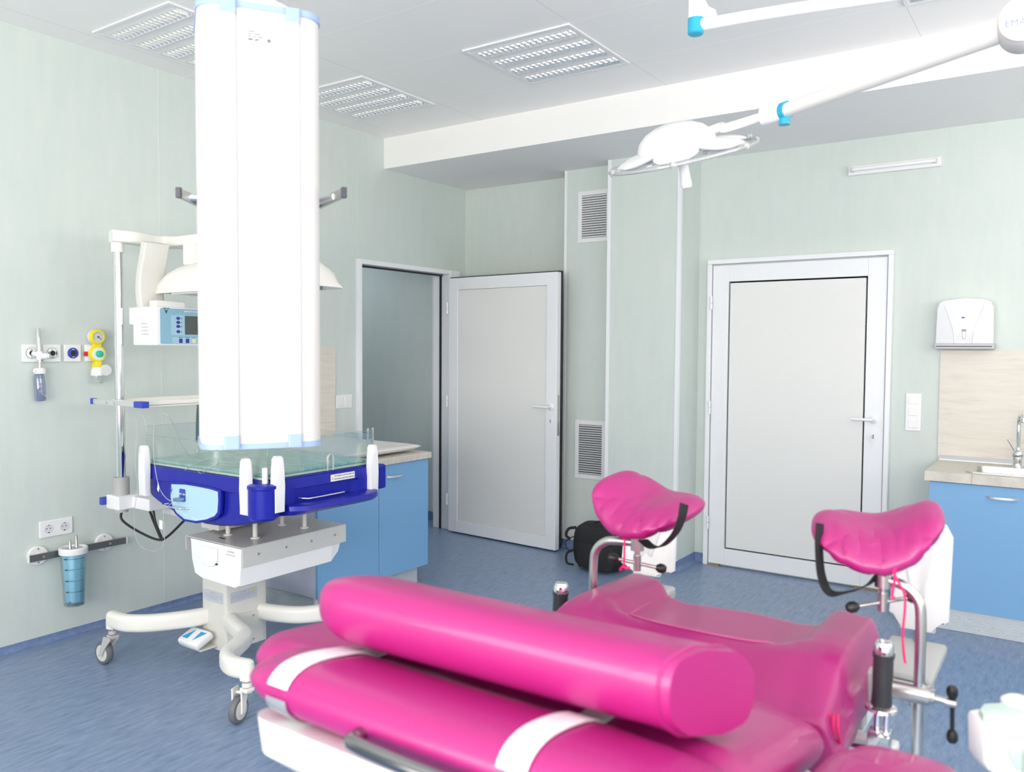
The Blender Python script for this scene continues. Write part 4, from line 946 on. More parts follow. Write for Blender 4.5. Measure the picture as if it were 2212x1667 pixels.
# corner block with cup between the two white clips
q = B(); lathe(q, (WX1-.015, WYa+.015, zt-.155), Z3, [(0, 0), (.050, 0), (.062, .012), (.062, .125), (.066, .13), (.066, .142), (.05, .147), (0, .147)], 32); obj('corner_block', q, NAVY, t, smooth=True)
q = B(); cyl(q, (WX1-.012, WYa+.02, zt-.01), (WX1-.012, WYa+.02, zt+.055), .012, seg=18); obj('corner_pin', q, PLAST, t, smooth=True)
q = B(); box(q, (WX0-.02, WYa+.02, zt-.11), (WX0+.03, WYa+.10, zt-.005), .012); box(q, (WX1-.02, WYb-.05, zt-.115), (WX1+.028, WYb+.03, zt+.0), .012); obj('corner_guard', q, NAVY, t)
# near side control panel
q = B(); py = WYa-.006
def parc(xa, xb, za, zb, sag, n=12, up=1): return [(xa+(xb-xa)*k/n, za+(zb-za)*k/n+sag*up*math.sin(PI*k/n)) for k in range(n+1)]
def PX(px, py_): v = at(px, py_, 'y', py); return (v.x, v.z)
o1 = [PX(367, 1040), PX(400, 1041), PX(430, 1046), PX(460, 1052), PX(478, 1058), PX(479, 1080), PX(477, 1108), PX(470, 1118), PX(450, 1126), PX(425, 1130), PX(398, 1125), PX(380, 1110), PX(369, 1092), PX(365, 1070)]
prism(q, o1[::-1] if False else o1, (0, py+.012, 0), X3, Z3, -Y3, .016, .003); po = obj('panel_rim', q, NAVY, t)
q = B(); cxp = sum(a for a, c in o1)/len(o1); czp = sum(c for a, c in o1)/len(o1)
prism(q, [(cxp+(a-cxp)*.90, czp+(c-czp)*.88) for a, c in o1], (0, py-.003, 0), X3, Z3, -Y3, .003, .001); po = obj('side_panel', q, LBLUE, t)
yy = py-.0065
q = B(); sx_, sz_ = PX(397, 1069); prism(q, rrect(.044, .056, .007), (sx_, yy+.001, sz_), X3, Z3, -Y3, .002); so = obj('probe_socket_plate', q, NAVY2, t)
q = B(); text(q, 'skin  skin', .012, (sx_, yy-.0012, sz_+.002), X3, Z3, 'CENTER', .0004); obj('lettering', q, PLAST, so)
q = B()
for dx in (-.012, .011): cyl(q, (sx_+dx, yy, sz_-.016), (sx_+dx-.012, yy-.03, sz_-.018), .0068, seg=14)
obj('probe_plug', q, mat('grey_blue_plug', (.16, .25, .36), .4), so, smooth=True)
q = B(); lx, lz_ = PX(372, 1062); text(q, 'V', .022, (lx+.004, yy, lz_), X3, Z3, 'CENTER', .0004, .0008); fine(q, (lx+.004, yy, lz_+.018), X3, Z3, .02, .004, 5, True); fine(q, (lx+.004, yy, lz_-.007), X3, Z3, .014, .003, 6, True); obj('logo', q, NAVY2, po)
q = B(); a_, b_ = PX(385, 1100), PX(462, 1112)
tx = 'NINGBO DAVID MEDICAL DEVICE CO.,LTD'
for i, ch in enumerate(tx):
    k = i/(len(tx)-1); pxx = 384+80*k; pyy = 1098+27*math.sin(PI*min(1, k*.78))-k*4
    if ch != ' ':
        v = PX(pxx, pyy); text(q, ch, .0095, (v[0], yy, v[1]), X3, Z3, 'CENTER', .0004, .0003)
obj('maker_lettering', q, mat('faint_white_ink', (.62, .78, .88), .5), po)
q = B(); hA, hB = PX(368, 1088), PX(408, 1097); tube(q, [(hA[0], yy, hA[1]+.004), (hA[0]+.004, yy-.035, hA[1]+.002), (hB[0]-.02, yy-.038, hB[1]+.003), (hB[0], yy-.02, hB[1]), (hB[0]+.01, yy, hB[1])], .0038, 10); obj('side_handle', q, CHROME, t, smooth=True)
# mattress pad and clear walls
q = B(); box(q, (WX0+.02, WYa+.016, zt+.001), (WX1-.018, WYb-.02, zt+.012), .004); obj('tray_edge', q, mat('clear_edge_tray', (.45, .55, .53), .15), t)
q = B(); box(q, (WX0+.03, WYa+.024, zt+.012), (WX1-.028, WYb-.03, zt+.026), .005); obj('mattress_pad', q, PAD, t)
gz = zt+.155
for nm, a, c in (('near', (WX0+.03, WYa+.004, zt+.012), (WX1-.03, WYa+.010, zt+.135)), ('far', (WX0+.03, WYb-.010, zt+.012), (WX1-.03, WYb-.004, zt+.135)), ('head', (WX0+.004, WYa+.02, zt+.012), (WX0+.010, WYb-.02, gz+.02)), ('foot', (WX1-.010, WYa+.03, zt+.012), (WX1-.004, WYb-.03, gz+.005))):
    q = B(); box(q, a, c, .001); go = obj('clear_side_wall', q, CLEAR, t)
    q = B()
    if nm in ('near', 'far'): box(q, (a[0], a[1], c[2]), (c[0], c[1], c[2]+.0015))
    else: box(q, (a[0], a[1], c[2]), (c[0], c[1], c[2]+.0015)); box(q, (a[0], a[1]-.002, a[2]), (c[0], a[1], c[2])); box(q, (a[0], c[1], a[2]), (c[0], c[1]+.002, c[2]))
    obj('wall_edge', q, CLEARG, go)
# tube slots (small clear arches)
def arch(c, U, h=.06, w_=.016):
    q = B(); U = Vector(U); c = Vector(c)
    pts = [c-U*w_, c-U*w_+Z3*(h-w_)]+[c+Z3*(h-w_)+U*(-w_*math.cos(a))+Z3*(w_*math.sin(a)) for a in [PI*k/8 for k in range(1, 8)]]+[c+U*w_+Z3*(h-w_), c+U*w_]
    tube(q, pts, .005, 8, smooth=False); obj('tube_slot', q, CLEARW, t, smooth=True)
arch((WX1+.002, 2.50, zt+.006), Y3, .07); arch((WX1-.02, WYb-.03, zt+.17), Y3, -.055); arch((WX0+.36, WYb-.007, zt+.05), X3, .07); arch((WX0+.01, 2.5, zt+.1), Y3, .07)
# white hinge clips
def clip(c, N, w_=.046):
    N = Vector(N); U = Z3.cross(N); c = Vector(c); q = B()
    prism(q, [(-w_/2, -.155), (w_/2, -.155), (w_/2, -.05), (w_/2-.004, .03), (w_/2-.004, .062), (w_/2-.014, .074), (-w_/2+.014, .074), (-w_/2+.004, .062), (-w_/2+.004, .03), (-w_/2, -.05)], c, U, Z3, N, .030, .005)
    co = obj('wall_clip', q, PLAST, t, smooth=True)
    q = B(); lathe(q, c+N*.0295+Z3*.03, N, [(0, 0), (.011, 0), (.010, .0015), (0, .0018)], 20); obj('clip_button', q, PLAST, co)
clip((at(313, 1000, 'y', WYa-.02).x, WYa-.008, zt+.02), -Y3, .050)
clip((at(531, 1020, 'y', WYa-.03).x, WYa-.015, zt+.02), -Y3, .048)
clip((WX1+.02, 2.185, zt+.03), X3, .050)
clip((WX1+.012, 2.735, zt+.025), X3, .050)
clip((WX0+.09, WYb+.003, zt+.02), Y3, .050)
# posts, bracket and shelf
PX0 = at(258, 800, 'y', 2.20).x; PYa, PYb = 2.20, 2.74
zlow = at(260, 1035, 'y', 2.2).z; ztop = at(256, 545, 'y', 2.2).z
for y in (PYa, PYb):
    q = B(); cyl(q, (PX0, y, zlow-.06), (PX0, y, ztop), .0215, seg=28); po_ = obj('post', q, CHROME, t, smooth=True)
    q = B(); cyl(q, (PX0, y, zlow-.075), (PX0, y, zlow+.012), .038, seg=28); obj('post_socket', q, mat('grey_sleeve', (.42, .42, .42), .6, bump=.3, bscale=300), po_)
    q = B(); cyl(q, (PX0, y, ztop), (PX0, y, ztop+.055), .029, seg=24); obj('post_collar', q, CREAM, po_, smooth=True)
q = B(); zb = zlow-.14
box(q, (PX0-.05, PYa-.05, zb), (PX0+.06, PYb+.05, zb+.068), .006); box(q, (PX0+.05, WY-.09, zb-.05), (WX0+.33, WY+.09, zb+.05), .006); box(q, (PX0+.04, PYa+.02, zb+.002), (PX0+.20, PYb-.02, zb+.06), .006); box(q, (WX0+.1, WY-.05, .60), (-3.30, WY+.05, zb+.04), .004)
obj('post_bracket', q, PLAST, t)
q = B(); cyl(q, (PX0, PYa, zb-.018), (PX0, PYa, zb), .030, .034, 24); obj('socket_cap', q, GREYP, t)
q = B(); box(q, (PX0-.058, PYa-.03, zb+.025), (PX0-.054, PYb+.06, zb+.048)); ro = obj('equipment_rail', q, STEEL, t); q = B(); box(q, (PX0-.075, PYa-.07, zb+.018), (PX0-.05, PYa-.03, zb+.055), .003); obj('rail_end', q, NAVY2, ro)
q = B(); tube(q, [(PX0, PYa, zb-.01), (PX0+.005, PYa, zb-.06), (PX0+.10, PYa+.03, zb-.11), (PX0+.22, PYa+.05, zb-.135), (PX0+.30, PYa+.05, zb-.11), (PX0+.40, PYa+.08, zb-.02)], .0058, 10)
tube(q, [(PX0+.13, PYa+.06, zb+.01), (PX0+.17, PYa+.06, zb-.05), (PX0+.25, PYa+.05, zb-.13)], .0058, 10); tube(q, [(PX0+.17, PYa+.06, zb+.01), (PX0+.19, PYa+.06, zb-.06), (PX0+.26, PYa+.05, zb-.13)], .0055, 10); obj('power_cable', q, BLACK, t, smooth=True)
sz = at(262, 870, 'y', PYa-.03).z
q = B(); box(q, (PX0-.03, PYa-.03, sz-.012), (PX0+.22, PYb+.05, sz-.004), .003)
box(q, (PX0+.21, PYa-.03, sz-.018), (PX0+.22, PYb+.05, sz+.014), .004); box(q, (PX0-.03, PYa-.03, sz-.012), (PX0+.22, PYa-.02, sz+.014), .003); box(q, (PX0-.035, PYa-.03, sz-.012), (PX0-.025, PYb+.05, sz+.014), .003); obj('shelf', q, CREAM, t)
r0, r1 = at(197, 868, 'y', PYa-.06), at(307, 873, 'y', PYa-.06)
q = B(); box(q, (r0.x+.012, PYa-.062, sz-.011), (r1.x-.03, PYa-.052, sz+.014), .001); ro = obj('equipment_rail', q, ALU, t)
q = B(); box(q, (r0.x, PYa-.066, sz-.013), (r0.x+.02, PYa-.040, sz+.016), .003); box(q, (r1.x-.06, PYa-.068, sz-.014), (r1.x+.01, PYa-.03, sz+.016), .004); obj('rail_end', q, NAVY2, ro)
q = B()
for px_ in (230, 247): v = at(px_, 870, 'y', PYa-.063); lathe(q, (v.x, PYa-.0615, sz), -Y3, [(0, 0), (.006, 0), (.005, .003), (0, .003)], 12)
obj('rail_screw', q, STEEL, ro)
q = B(); text(q, 'CAUTION', .008, (PX0+.2205, PYa+.36, sz+.002), Y3, Z3, 'CENTER', .0003); fine(q, (PX0+.2205, PYa+.36, sz-.006), Y3, Z3, .05, .005, 4, True); obj('lettering', q, GINK, t)
# control console
kx = -3.572; ky0 = 2.24
kz1 = at(337, 661, 'x', kx).z; kz0 = at(337, 746, 'x', kx).z
ky0 = at(337, 700, 'x', kx).y; ky1 = ky0+.50
q = B(); box(q, (PX0+.055, ky0, kz0), (kx, ky1, kz1), .006); box(q, (PX0+.022, ky0, kz1-.085), (PX0+.06, ky1, kz1-.002), .004)
co = obj('console_body', q, PLAST, t)
q = B(); box(q, (kx-.06, ky0+.004, kz1-.001), (kx-.004, ky0+.16, kz1+.028), .005); obj('console_cap', q, CREAM, t)
q = B(); fz = (kz0+.008, kz1-.008); prism(q, rrect(ky1-ky0-.03, fz[1]-fz[0], .006), (kx-.001, (ky0+ky1)/2+.006, (fz[0]+fz[1])/2), Y3, Z3, X3, .003); fo = obj('console_face', q, CONSOLE, t)
KH = kz1-kz0; ox = kx+.0025
def KY(u): return ky0+.0215+u      # metres right of the face edge
q = B(); prism(q, rrect(.30, KH*.52, .01), (ox-.0006, KY(.205), kz0+KH*.53), Y3, Z3, X3, .0012); obj('display_surround', q, mat('pale_console_film', (.34, .54, .66), .4), fo)
q = B(); prism(q, rrect(.30, KH*.17, .008), (ox-.0006, KY(.21), kz0+KH*.135), Y3, Z3, X3, .0012); obj('key_strip', q, MATS['pale_console_film'], fo)
q = B(); quadbar(q, (ox+.0006, 0, 0), Y3, Z3, KY(.128), kz0+KH*.29, KY(.268), kz0+KH*.78, .001); obj('display', q, SCREEN, fo)
q = B()
for zf in (.71, .605, .50, .365): prism(q, [(.010*math.cos(a), .0075*math.sin(a)) for a in [2*PI*i/18 for i in range(18)]], (ox+.0005, KY(.092), kz0+KH*zf), Y3, Z3, X3, .0015)
for k in (0, 1, 3, 4, 5, 6): prism(q, rrect(.018, .021, .003, 2), (ox+.0005, KY(.105+k*.036), kz0+KH*.125), Y3, Z3, X3, .0015)
obj('key', q, mat('navy_key', (.03, .03, .25), .4), fo)
q = B(); prism(q, rrect(.018, .021, .006, 2), (ox+.0005, KY(.105+2*.036), kz0+KH*.125), Y3, Z3, X3, .0015); obj('alarm_key', q, mat('cream_key', (.75, .68, .40), .4), fo)
q = B(); text(q, 'INFANT RADIANT WARMER', .0125, (ox+.0006, KY(.125), kz0+KH*.875), Y3, Z3, 'LEFT', .0003, .0002); obj('lettering', q, PLAST, fo)
q = B(); text(q, 'V', .024, (ox+.0006, KY(.03), kz0+KH*.83), Y3, Z3, 'CENTER', .0003, .0008); fine(q, (ox+.0006, KY(.03), kz0+KH*.95), Y3, Z3, .034, .005, 5, True)
for zf in (.70, .595, .49, .355): fine(q, (ox+.0008, KY(.106), kz0+KH*zf), Y3, Z3, .013, .005, 2)
for k in range(6): fine(q, (ox+.0008, KY(.105+k*.036), kz0+KH*.205), Y3, Z3, .022, .004, k, True)
obj('key_caption', q, INK, fo)
q = B()
for k in range(4): fine(q, (PX0+.13, ky0-.0012, kz0+KH*(.55-.09*k)), X3, Z3, (.05, .062, .055, .06)[k], .006, k)
obj('side_lettering', q, GINK, t)
# top crosspiece (S-shaped strip), curved stay, heater hood
zt2 = ztop+.075
q = B(); pts = [(PX0-.03, PYa-.055, zt2), (PX0+.0, PYa+.02, zt2), (PX0-.035, PYa+.14, zt2), (PX0-.055, WY-.02, zt2), (PX0-.02, WY+.12, zt2), (PX0+.02, PYb-.02, zt2), (PX0, PYb+.05, zt2)]
q.free(); q = B()
P = smoothpath([(PX0-.005, PYa-.03, zt2), (PX0+.02, PYa+.06, zt2-.001), (PX0-.01, PYa+.17, zt2-.002), (PX0-.01, PYa+.25, zt2), (PX0+.06, PYa+.33, zt2), (PX0+.03, PYb-.02, zt2), (PX0-.005, PYb+.03, zt2)], 6)
sweep(q, P, rrect(.085, .058, .012, 3), Z3); obj('top_crosspiece', q, CREAM, t, smooth=True)
hc = Vector(((at(345, 630, 'y', WY-.08).x+at(718, 605, 'y', WY-.02).x)/2, WY-.03, 0)); hl = at(700, 605, 'y', WY-.02).x-at(350, 630, 'y', WY-.08).x
hz0 = at(400, 632, 'y', WY-.12).z; hh = .150
q = B(); nseg = 26
rings = []
for i in range(nseg+1):
    u = -1+2*i/nseg; x = hc.x+hl/2*u; k = max(.03, (1-abs(u)**7))**.5
    ww = .13*(.75+.25*k); rings.append([(x, hc.y+ww*math.cos(a)*(1 if True else 1), hz0+(hh*k)*math.sin(a)**.8 if 0 < a < PI else hz0) for a in [PI*j/14 for j in range(15)]]+[(x, hc.y-ww*.92, hz0+.004), (x, hc.y, hz0+.03*k), (x, hc.y+ww*.92, hz0+.004)])
loft(q, rings); ho = obj('heater_hood', q, CREAM, t, smooth=True)
q = B(); box(q, (hc.x-hl*.40, hc.y-.09, hz0-.003), (hc.x+hl*.40, hc.y+.09, hz0+.012), .004); obj('heater_reflector', q, mat('warm_reflector', (.45, .42, .36), .2, metal=.9), ho)
q = B(); box(q, (hc.x-hl*.38, hc.y-.095, hz0-.006), (hc.x+hl*.38, hc.y-.085, hz0+.003)); box(q, (hc.x-hl*.38, hc.y+.085, hz0-.006), (hc.x+hl*.38, hc.y+.095, hz0+.003)); obj('reflector_edge', q, CREAM, ho)
q = B(); cc = Vector((at(425, 548, 'y', WY).x, WY-.03, 0)); box(q, (cc.x-.03, cc.y-.03, hz0+hh-.01), (cc.x+.05, cc.y+.03, zt2-.02), .01); box(q, (PX0-.01, WY-.045, zt2-.028), (cc.x+.06, WY-.0, zt2+.02), .008); obj('hood_bracket', q, CREAM, t)
q = B()
for x in (-.22, -.14, -.06): cyl(q, (hc.x+x, hc.y-.03, hz0+hh-.01), (hc.x+x, hc.y-.03, hz0+hh+.012), .004, seg=10)
obj('hood_screw', q, STEEL, ho)
# curved stay from console up to the crosspiece
sy0, sy1 = ky0+.0, ky0+.13
q = B(); xk = PX0+.13
a_ = [at(336, 655, 'y', ky0+.01), at(331, 620, 'y', ky0+.01), at(333, 590, 'y', ky0+.01), at(340, 560, 'y', ky0+.01), at(347, 545, 'y', ky0+.01)]
P = smoothpath([Vector((xk-.02, 0, kz1-.005)), Vector((xk-.035, 0, kz1+.07)), Vector((xk-.028, 0, kz1+.15)), Vector((xk-.005, 0, kz1+.22)), Vector((xk+.02, 0, zt2-.028))], 5)
P = [Vector((v.x, (sy0+sy1)/2+.0, v.z)) for v in P]
sweep(q, P, rrect(.045, sy1-sy0, .010, 3), Y3); obj('curved_stay', q, CREAM2, t, smooth=True)
# probe leads, hoses
q = B(); yl = WYa-.05
lead = [(382, 1085), (362, 1078), (345, 1055), (335, 1010), (331, 960), (334, 915), (345, 896), (362, 896), (378, 925), (392, 960), (405, 980), (425, 1010), (432, 1022), (450, 1015), (472, 1000), (465, 990), (440, 995), (400, 1015)]
pts = []
for i, (a, c) in enumerate(lead):
    if i < 8: y = yl
    elif i < 12: y = yl+.06*(i-7)
    else: y = None
    pts.append(at(a, c, 'y', y) if y is not None else Vector((at(a, c, 'z', zt+.03).x, at(a, c, 'z', zt+.03).y, zt+.031)))
tube(q, pts, .0016, 6, 5)
lead2 = [(318, 935), (312, 905), (300, 893), (294, 910), (295, 950), (292, 1000), (297, 1050), (291, 1100), (291, 1150), (305, 1180), (335, 1190), (353, 1175), (356, 1140), (353, 1118), (357, 1100), (372, 1085)]
tube(q, [at(a, c, 'y', yl-.01) for a, c in lead2], .0012, 6, 5); obj('probe_lead', q, mat('pale_grey_lead', (.45, .46, .48), .5), t, smooth=True)
q = B(); v = at(348, 1133, 'y', yl-.012); prism(q, [(-.012, -.018), (.012, -.020), (.012, .018), (-.012, .020)], v, X3, Z3, -Y3, .0012)
v2 = at(342, 1052, 'y', yl-.012); prism(q, [(-.008, -.01), (.002, -.022), (.008, -.002), (.0, .022)], v2, X3, Z3, -Y3, .0012); obj('lead_tag', q, PLAST, t)
q = B(); tube(q, [at(429, 873, 'y', 2.72), at(427, 905, 'y', 2.72), at(426, 955, 'y', 2.72)], .0085, 10); obj('oxygen_hose', q, mat('dark_green_grey_hose', (.10, .14, .15), .4), t, smooth=True)
q = B(); lathe(q, at(426, 978, 'y', 2.72)-Z3*.01, Z3, [(0, 0), (.012, 0), (.012, .03), (.006, .045), (0, .045)], 12); obj('hose_end', q, CLEARW, t, smooth=True)

# ------------------------------------------------------------------ birthing bed
BX = -.665
bed = thing('birthing_bed', 'magenta upholstered birthing bed with white shell in the foreground', 'bed', (BX, 1.5, 0))
BCX = -.708
slope = math.tan(math.radians(13.2)); yj = 1.47
def backz(y): return .825+(yj-y)*slope         # mid surface of the back cushion
q = B(); ya0, yb0 = .80, yj
def fb(u, v):
    gr = math.exp(-((v+.44)/.07)**2)
    x = BCX+.388*u*(1-.030*gr+.030*max(0, min(1, (-v-.44)/.2))); y = (ya0+yb0)/2+(yb0-ya0)/2*v
    return (x, y, backz(y))
def thb(u, v): return .100*(1-.22*math.exp(-((v+.44)/.075)**2))
pad(q, fb, 48, 60, thb, 9.0, 8); obj('back_cushion', q, PINK, bed, smooth=True)
# side wings of the back rest / armrests
for nm, x0, x1, y0, y1, zc, zz in (('l', -1.37, -1.095, 1.03, 1.29, .868, .095), ('r', -.300, -.085, .95, 1.37, .870, .11)):
    q = B()
    def fa(u, v, x0=x0, x1=x1, y0=y0, y1=y1, zc=zc):
        return ((x0+x1)/2+(x1-x0)/2*u, (y0+y1)/2+(y1-y0)/2*v, zc-(v*(y1-y0)/2)*.10)
    pad(q, fa, 26, 26, zz, 5.0, 3.6); ao = obj('armrest', q, PINK, bed, smooth=True)
    q = B(); box(q, ((x0+x1)/2-.07, (y0+y1)/2-.1, zc-.085), ((x0+x1)/2+.07, (y0+y1)/2+.1, zc-.03), .01); box(q, (min(BX, (x0+x1)/2), (y0+y1)/2-.03, zc-.12), (max(BX, (x0+x1)/2), (y0+y1)/2+.03, zc-.08), .006); obj('armrest_bracket', q, WHITE, ao)
# white shell under the back cushion
q = B(); rings = []
for z_off, gx, y_s in ((-.052, .330, .835), (-.058, .368, .812), (-.115, .364, .818), (-.138, .34, .85)):
    ring_ = []
    for a, c in rrect(gx*2, yj-.02-y_s, .06, 6):
        y = (y_s+yj-.02)/2+c; ring_.append((BCX+a, y, backz(y)+z_off))
    rings.append(ring_)
loft(q, rings); obj('back_shell', q, WHITE, bed, smooth=True)
# push bar on the head end
q = B(); yb_ = .775; h0 = at(742, 1588, 'y', yb_); h1 = at(1075, 1700, 'y', yb_)
xa, xb = h0.x+.01, BX+(BX-h0.x)
zbar = h0.z-.006
tube(q, [(xa, .82, zbar+.0), (xa, yb_+.015, zbar), (xa+.015, yb_, zbar), (BX, yb_-.004, zbar), (xb-.015, yb_, zbar), (xb, yb_+.015, zbar), (xb, .82, zbar)], .0115, 14); obj('push_bar', q, mat('dark_chrome', (.30, .30, .31), .10, metal=1), bed, smooth=True)
# straps over the head edge
def fb_r(u, v): return Vector(fb(*squircle(u, v, 8)))
def strap_path(xc, va, vb, side, n=16):
    out = []; u = (xc-BCX)/.388
    for k in range(n+1):
        v = va+(vb-va)*math.sin(PI/2*k/n) if side > 0 else va+(vb-va)*(1-math.cos(PI/2*k/n))
        e = 1e-3; du = fb_r(u+e, v)-fb_r(u-e, v); dv = fb_r(u, v+e)-fb_r(u, v-e); nr = du.cross(dv).normalized()
        f = (max(0, 1-abs(u)**9)*max(0, 1-abs(v)**9))**.5*thb(u, v)/2+.0035
        out.append(fb_r(u, v)+nr*f*side-Vector((0, .004, 0))*abs(v)**12)
    for p_ in out: p_.x = xc
    return out
for xc in (at(703, 1440, 'z', 1.0).x-.02, at(1225, 1575, 'z', 1.0).x-.01):
    P = strap_path(xc, -.12, -.999, 1); q = B(); sweep(q, P, rrect(.003, .044, .0014, 2), X3); so = obj('strap', q, STRAPW, bed, smooth=True)
    P = strap_path(xc, -.999, -.80, -1, 10); q = B(); P = [so_ for so_ in P]; sweep(q, P, rrect(.002, .044, .0009, 2), X3); obj('clear_strap_end', q, CLEARW, so, smooth=True)
# seat
q = B(); sy0_, sy1_ = yj+.005, 2.02
def seatz(x, y):
    u = (x-BX)/.34; v = (y-sy0_)/(sy1_-sy0_)
    base = .845
    # front bank rising to a ridge, dish opening towards the foot end
    ridge = .055*math.exp(-((max(0, .33-v))/.20)**2)*(1-.12*abs(u))*(1-.25*max(0, (v-.5)/.5))
    side = .050*max(0, min(1, (abs(u)-.50)/.25))*(1 if v > .35 else max(0, v/.35))
    dish = 0
    if v > .35:
        k = min(1, (v-.35)/.11); kk = k*k*(3-2*k); w_ = max(0, min(1, (.70-abs(u)-.10*(1-kk))/.10)); w_ = w_*w_*(3-2*w_); dish = -.034*kk*w_
    side2 = .018*max(0, min(1, (abs(u)-.45)/.3))*min(1, v/.4)
    fall = -.055*max(0, (v-.90)/.1)**2-.05*max(0, (abs(u)-.93)/.07)**2
    return base+ridge+side2+dish+fall
nx_, ny_ = 56, 48; T = {}
for i in range(nx_+1):
    u = math.sin(PI/2*(2*i/nx_-1)*.999); 
    for j in range(ny_+1):
        v = j/ny_
        hw = .335-.02*v; x = BX+hw*u; y = sy0_+(sy1_-sy0_)*v+.012*math.sin(5*u+1)*(v**4)
        T[i, j] = q.verts.new((x, y, seatz(BX+.34*u, sy0_+(sy1_-sy0_)*v)+.0025*math.sin(23*u+3*v)*(abs(u) > .7)))
for i in range(nx_):
    for j in range(ny_): q.faces.new((T[i, j], T[i+1, j], T[i+1, j+1], T[i, j+1]))
per = [T[i, 0] for i in range(nx_+1)]+[T[nx_, j] for j in range(1, ny_+1)]+[T[i, ny_] for i in range(nx_-1, -1, -1)]+[T[0, j] for j in range(ny_-1, 0, -1)]
cen = Vector((BX, (sy0_+sy1_)/2, 0))
def skirt(prev, z, grow):
    new = []
    for k, v0 in enumerate(prev):
        d0 = Vector((v0.co.x, v0.co.y, 0))-cen; new.append(q.verts.new(Vector((cen.x+d0.x*grow, cen.y+d0.y*grow, z if not callable(z) else z(k)))))
    for k in range(len(prev)): q.faces.new((prev[k], prev[(k+1) % len(prev)], new[(k+1) % len(prev)], new[k]))
    return new
s1 = skirt(per, lambda k: per[k].co.z-.012, 1.018); s2 = skirt(s1, lambda k: .79+.003*math.sin(k*.35), 1.01); s3 = skirt(s2, lambda k: .752+.004*math.sin(k*.5), .985); q.faces.new(s3)
obj('seat_cushion', q, PINK, bed, smooth=False)
for pl_ in bpy.data.objects['seat_cushion'].data.polygons: pl_.use_smooth = True
q = B(); pth = []
for u, v in ((-.60, .93), (-.61, .62), (-.57, .44), (-.42, .345), (0, .315), (.42, .345), (.57, .44), (.61, .62), (.60, .93)):
    pth.append(Vector((BX+.32*u, sy0_+(sy1_-sy0_)*v, 0)))
pth = smoothpath(pth, 8)
for v_ in pth: v_.z = seatz(BX+(v_.x-BX)*.34/.328, v_.y)+.0015
tube(q, pth, .0022, 8, smooth=False); obj('seat_piping', q, mat('paler_pink_piping', (.55, .10, .28), .45), bed, smooth=True)  # piping paler than the cushion, along the dish edge
q = B(); sa, sb_ = at(1783, 1550, 'z', .84), at(1795, 1585, 'z', .80)
for k in range(4):
    o_ = Vector((k*.007, 0, 0)); tube(q, [sa+o_+Z3*.012, sa+o_*1.2-Y3*.01-Z3*.02, sb_+o_-Z3*.03], .0028, 8)
obj('tie_cord', q, PINKD, bed, smooth=True)
# leg part cushions meeting below: frame under seat
q = B(); box(q, (BX-.31, .98, .66), (BX+.31, 1.99, .755), .02); box(q, (BX-.36, 1.70, .70), (BX+.40, 1.74, .735), .006); obj('frame', q, WHITE, bed)
q = B(); box(q, (BX-.17, 1.25, .16), (BX+.17, 1.75, .67), .03); obj('pedestal', q, WHITE, bed)
q = B(); box(q, (BX-.28, 1.0, .0), (BX+.28, 2.1, .16), .05, 3); obj('base', q, GREYP, bed)
# hand grips
for nm, px, pyt, pyb, yy_ in (('l', 1212, 1260, 1345, 1.70), ('r', 1910, 1388, 1522, 1.68)):
    top = at(px, pyt, 'y', yy_); bot = at(px-6, pyb, 'y', yy_)
    if nm == 'l': bot = Vector((top.x-.004, yy_, top.z-.125))
    ax = (top-bot).normalized(); L_ = (top-bot).length
    q = B(); lathe(q, bot, ax, [(0, 0), (.019, 0), (.0175, .03), (.0185, .06), (.018, .09), (.0195, L_-.026), (.0205, L_-.020), (0, L_-.020)], 24); go = obj('hand_grip', q, mat('grip_rubber', (.035, .036, .04), .42), bed, smooth=True)
    q = B(); lathe(q, bot+ax*(L_-.022), ax, [(0, 0), (.0178, 0), (.0178, .017), (.014, .024), (0, .026)], 24); obj('grip_end', q, CHROME, go, smooth=True)
    q = B(); lathe(q, bot-ax*.012, ax, [(0, 0), (.012, 0), (.03, .004), (.028, .009), (.015, .014), (0, .014)], 24); cyl(q, bot-ax*.09-X3*.006, bot-ax*.008-X3*.006, .006, seg=10); cyl(q, bot-ax*.09+X3*.010, bot-ax*.008+X3*.010, .006, seg=10); box(q, bot-ax*.1-Vector((.02, .02, .02)), bot-ax*.07+Vector((.02, .02, .02)), .004)
    cyl(q, bot-ax*.09, Vector((BX+(.3 if nm == 'r' else -.3), yy_, .72)), .008, seg=10); obj('grip_mount', q, CHROME, go, smooth=True)

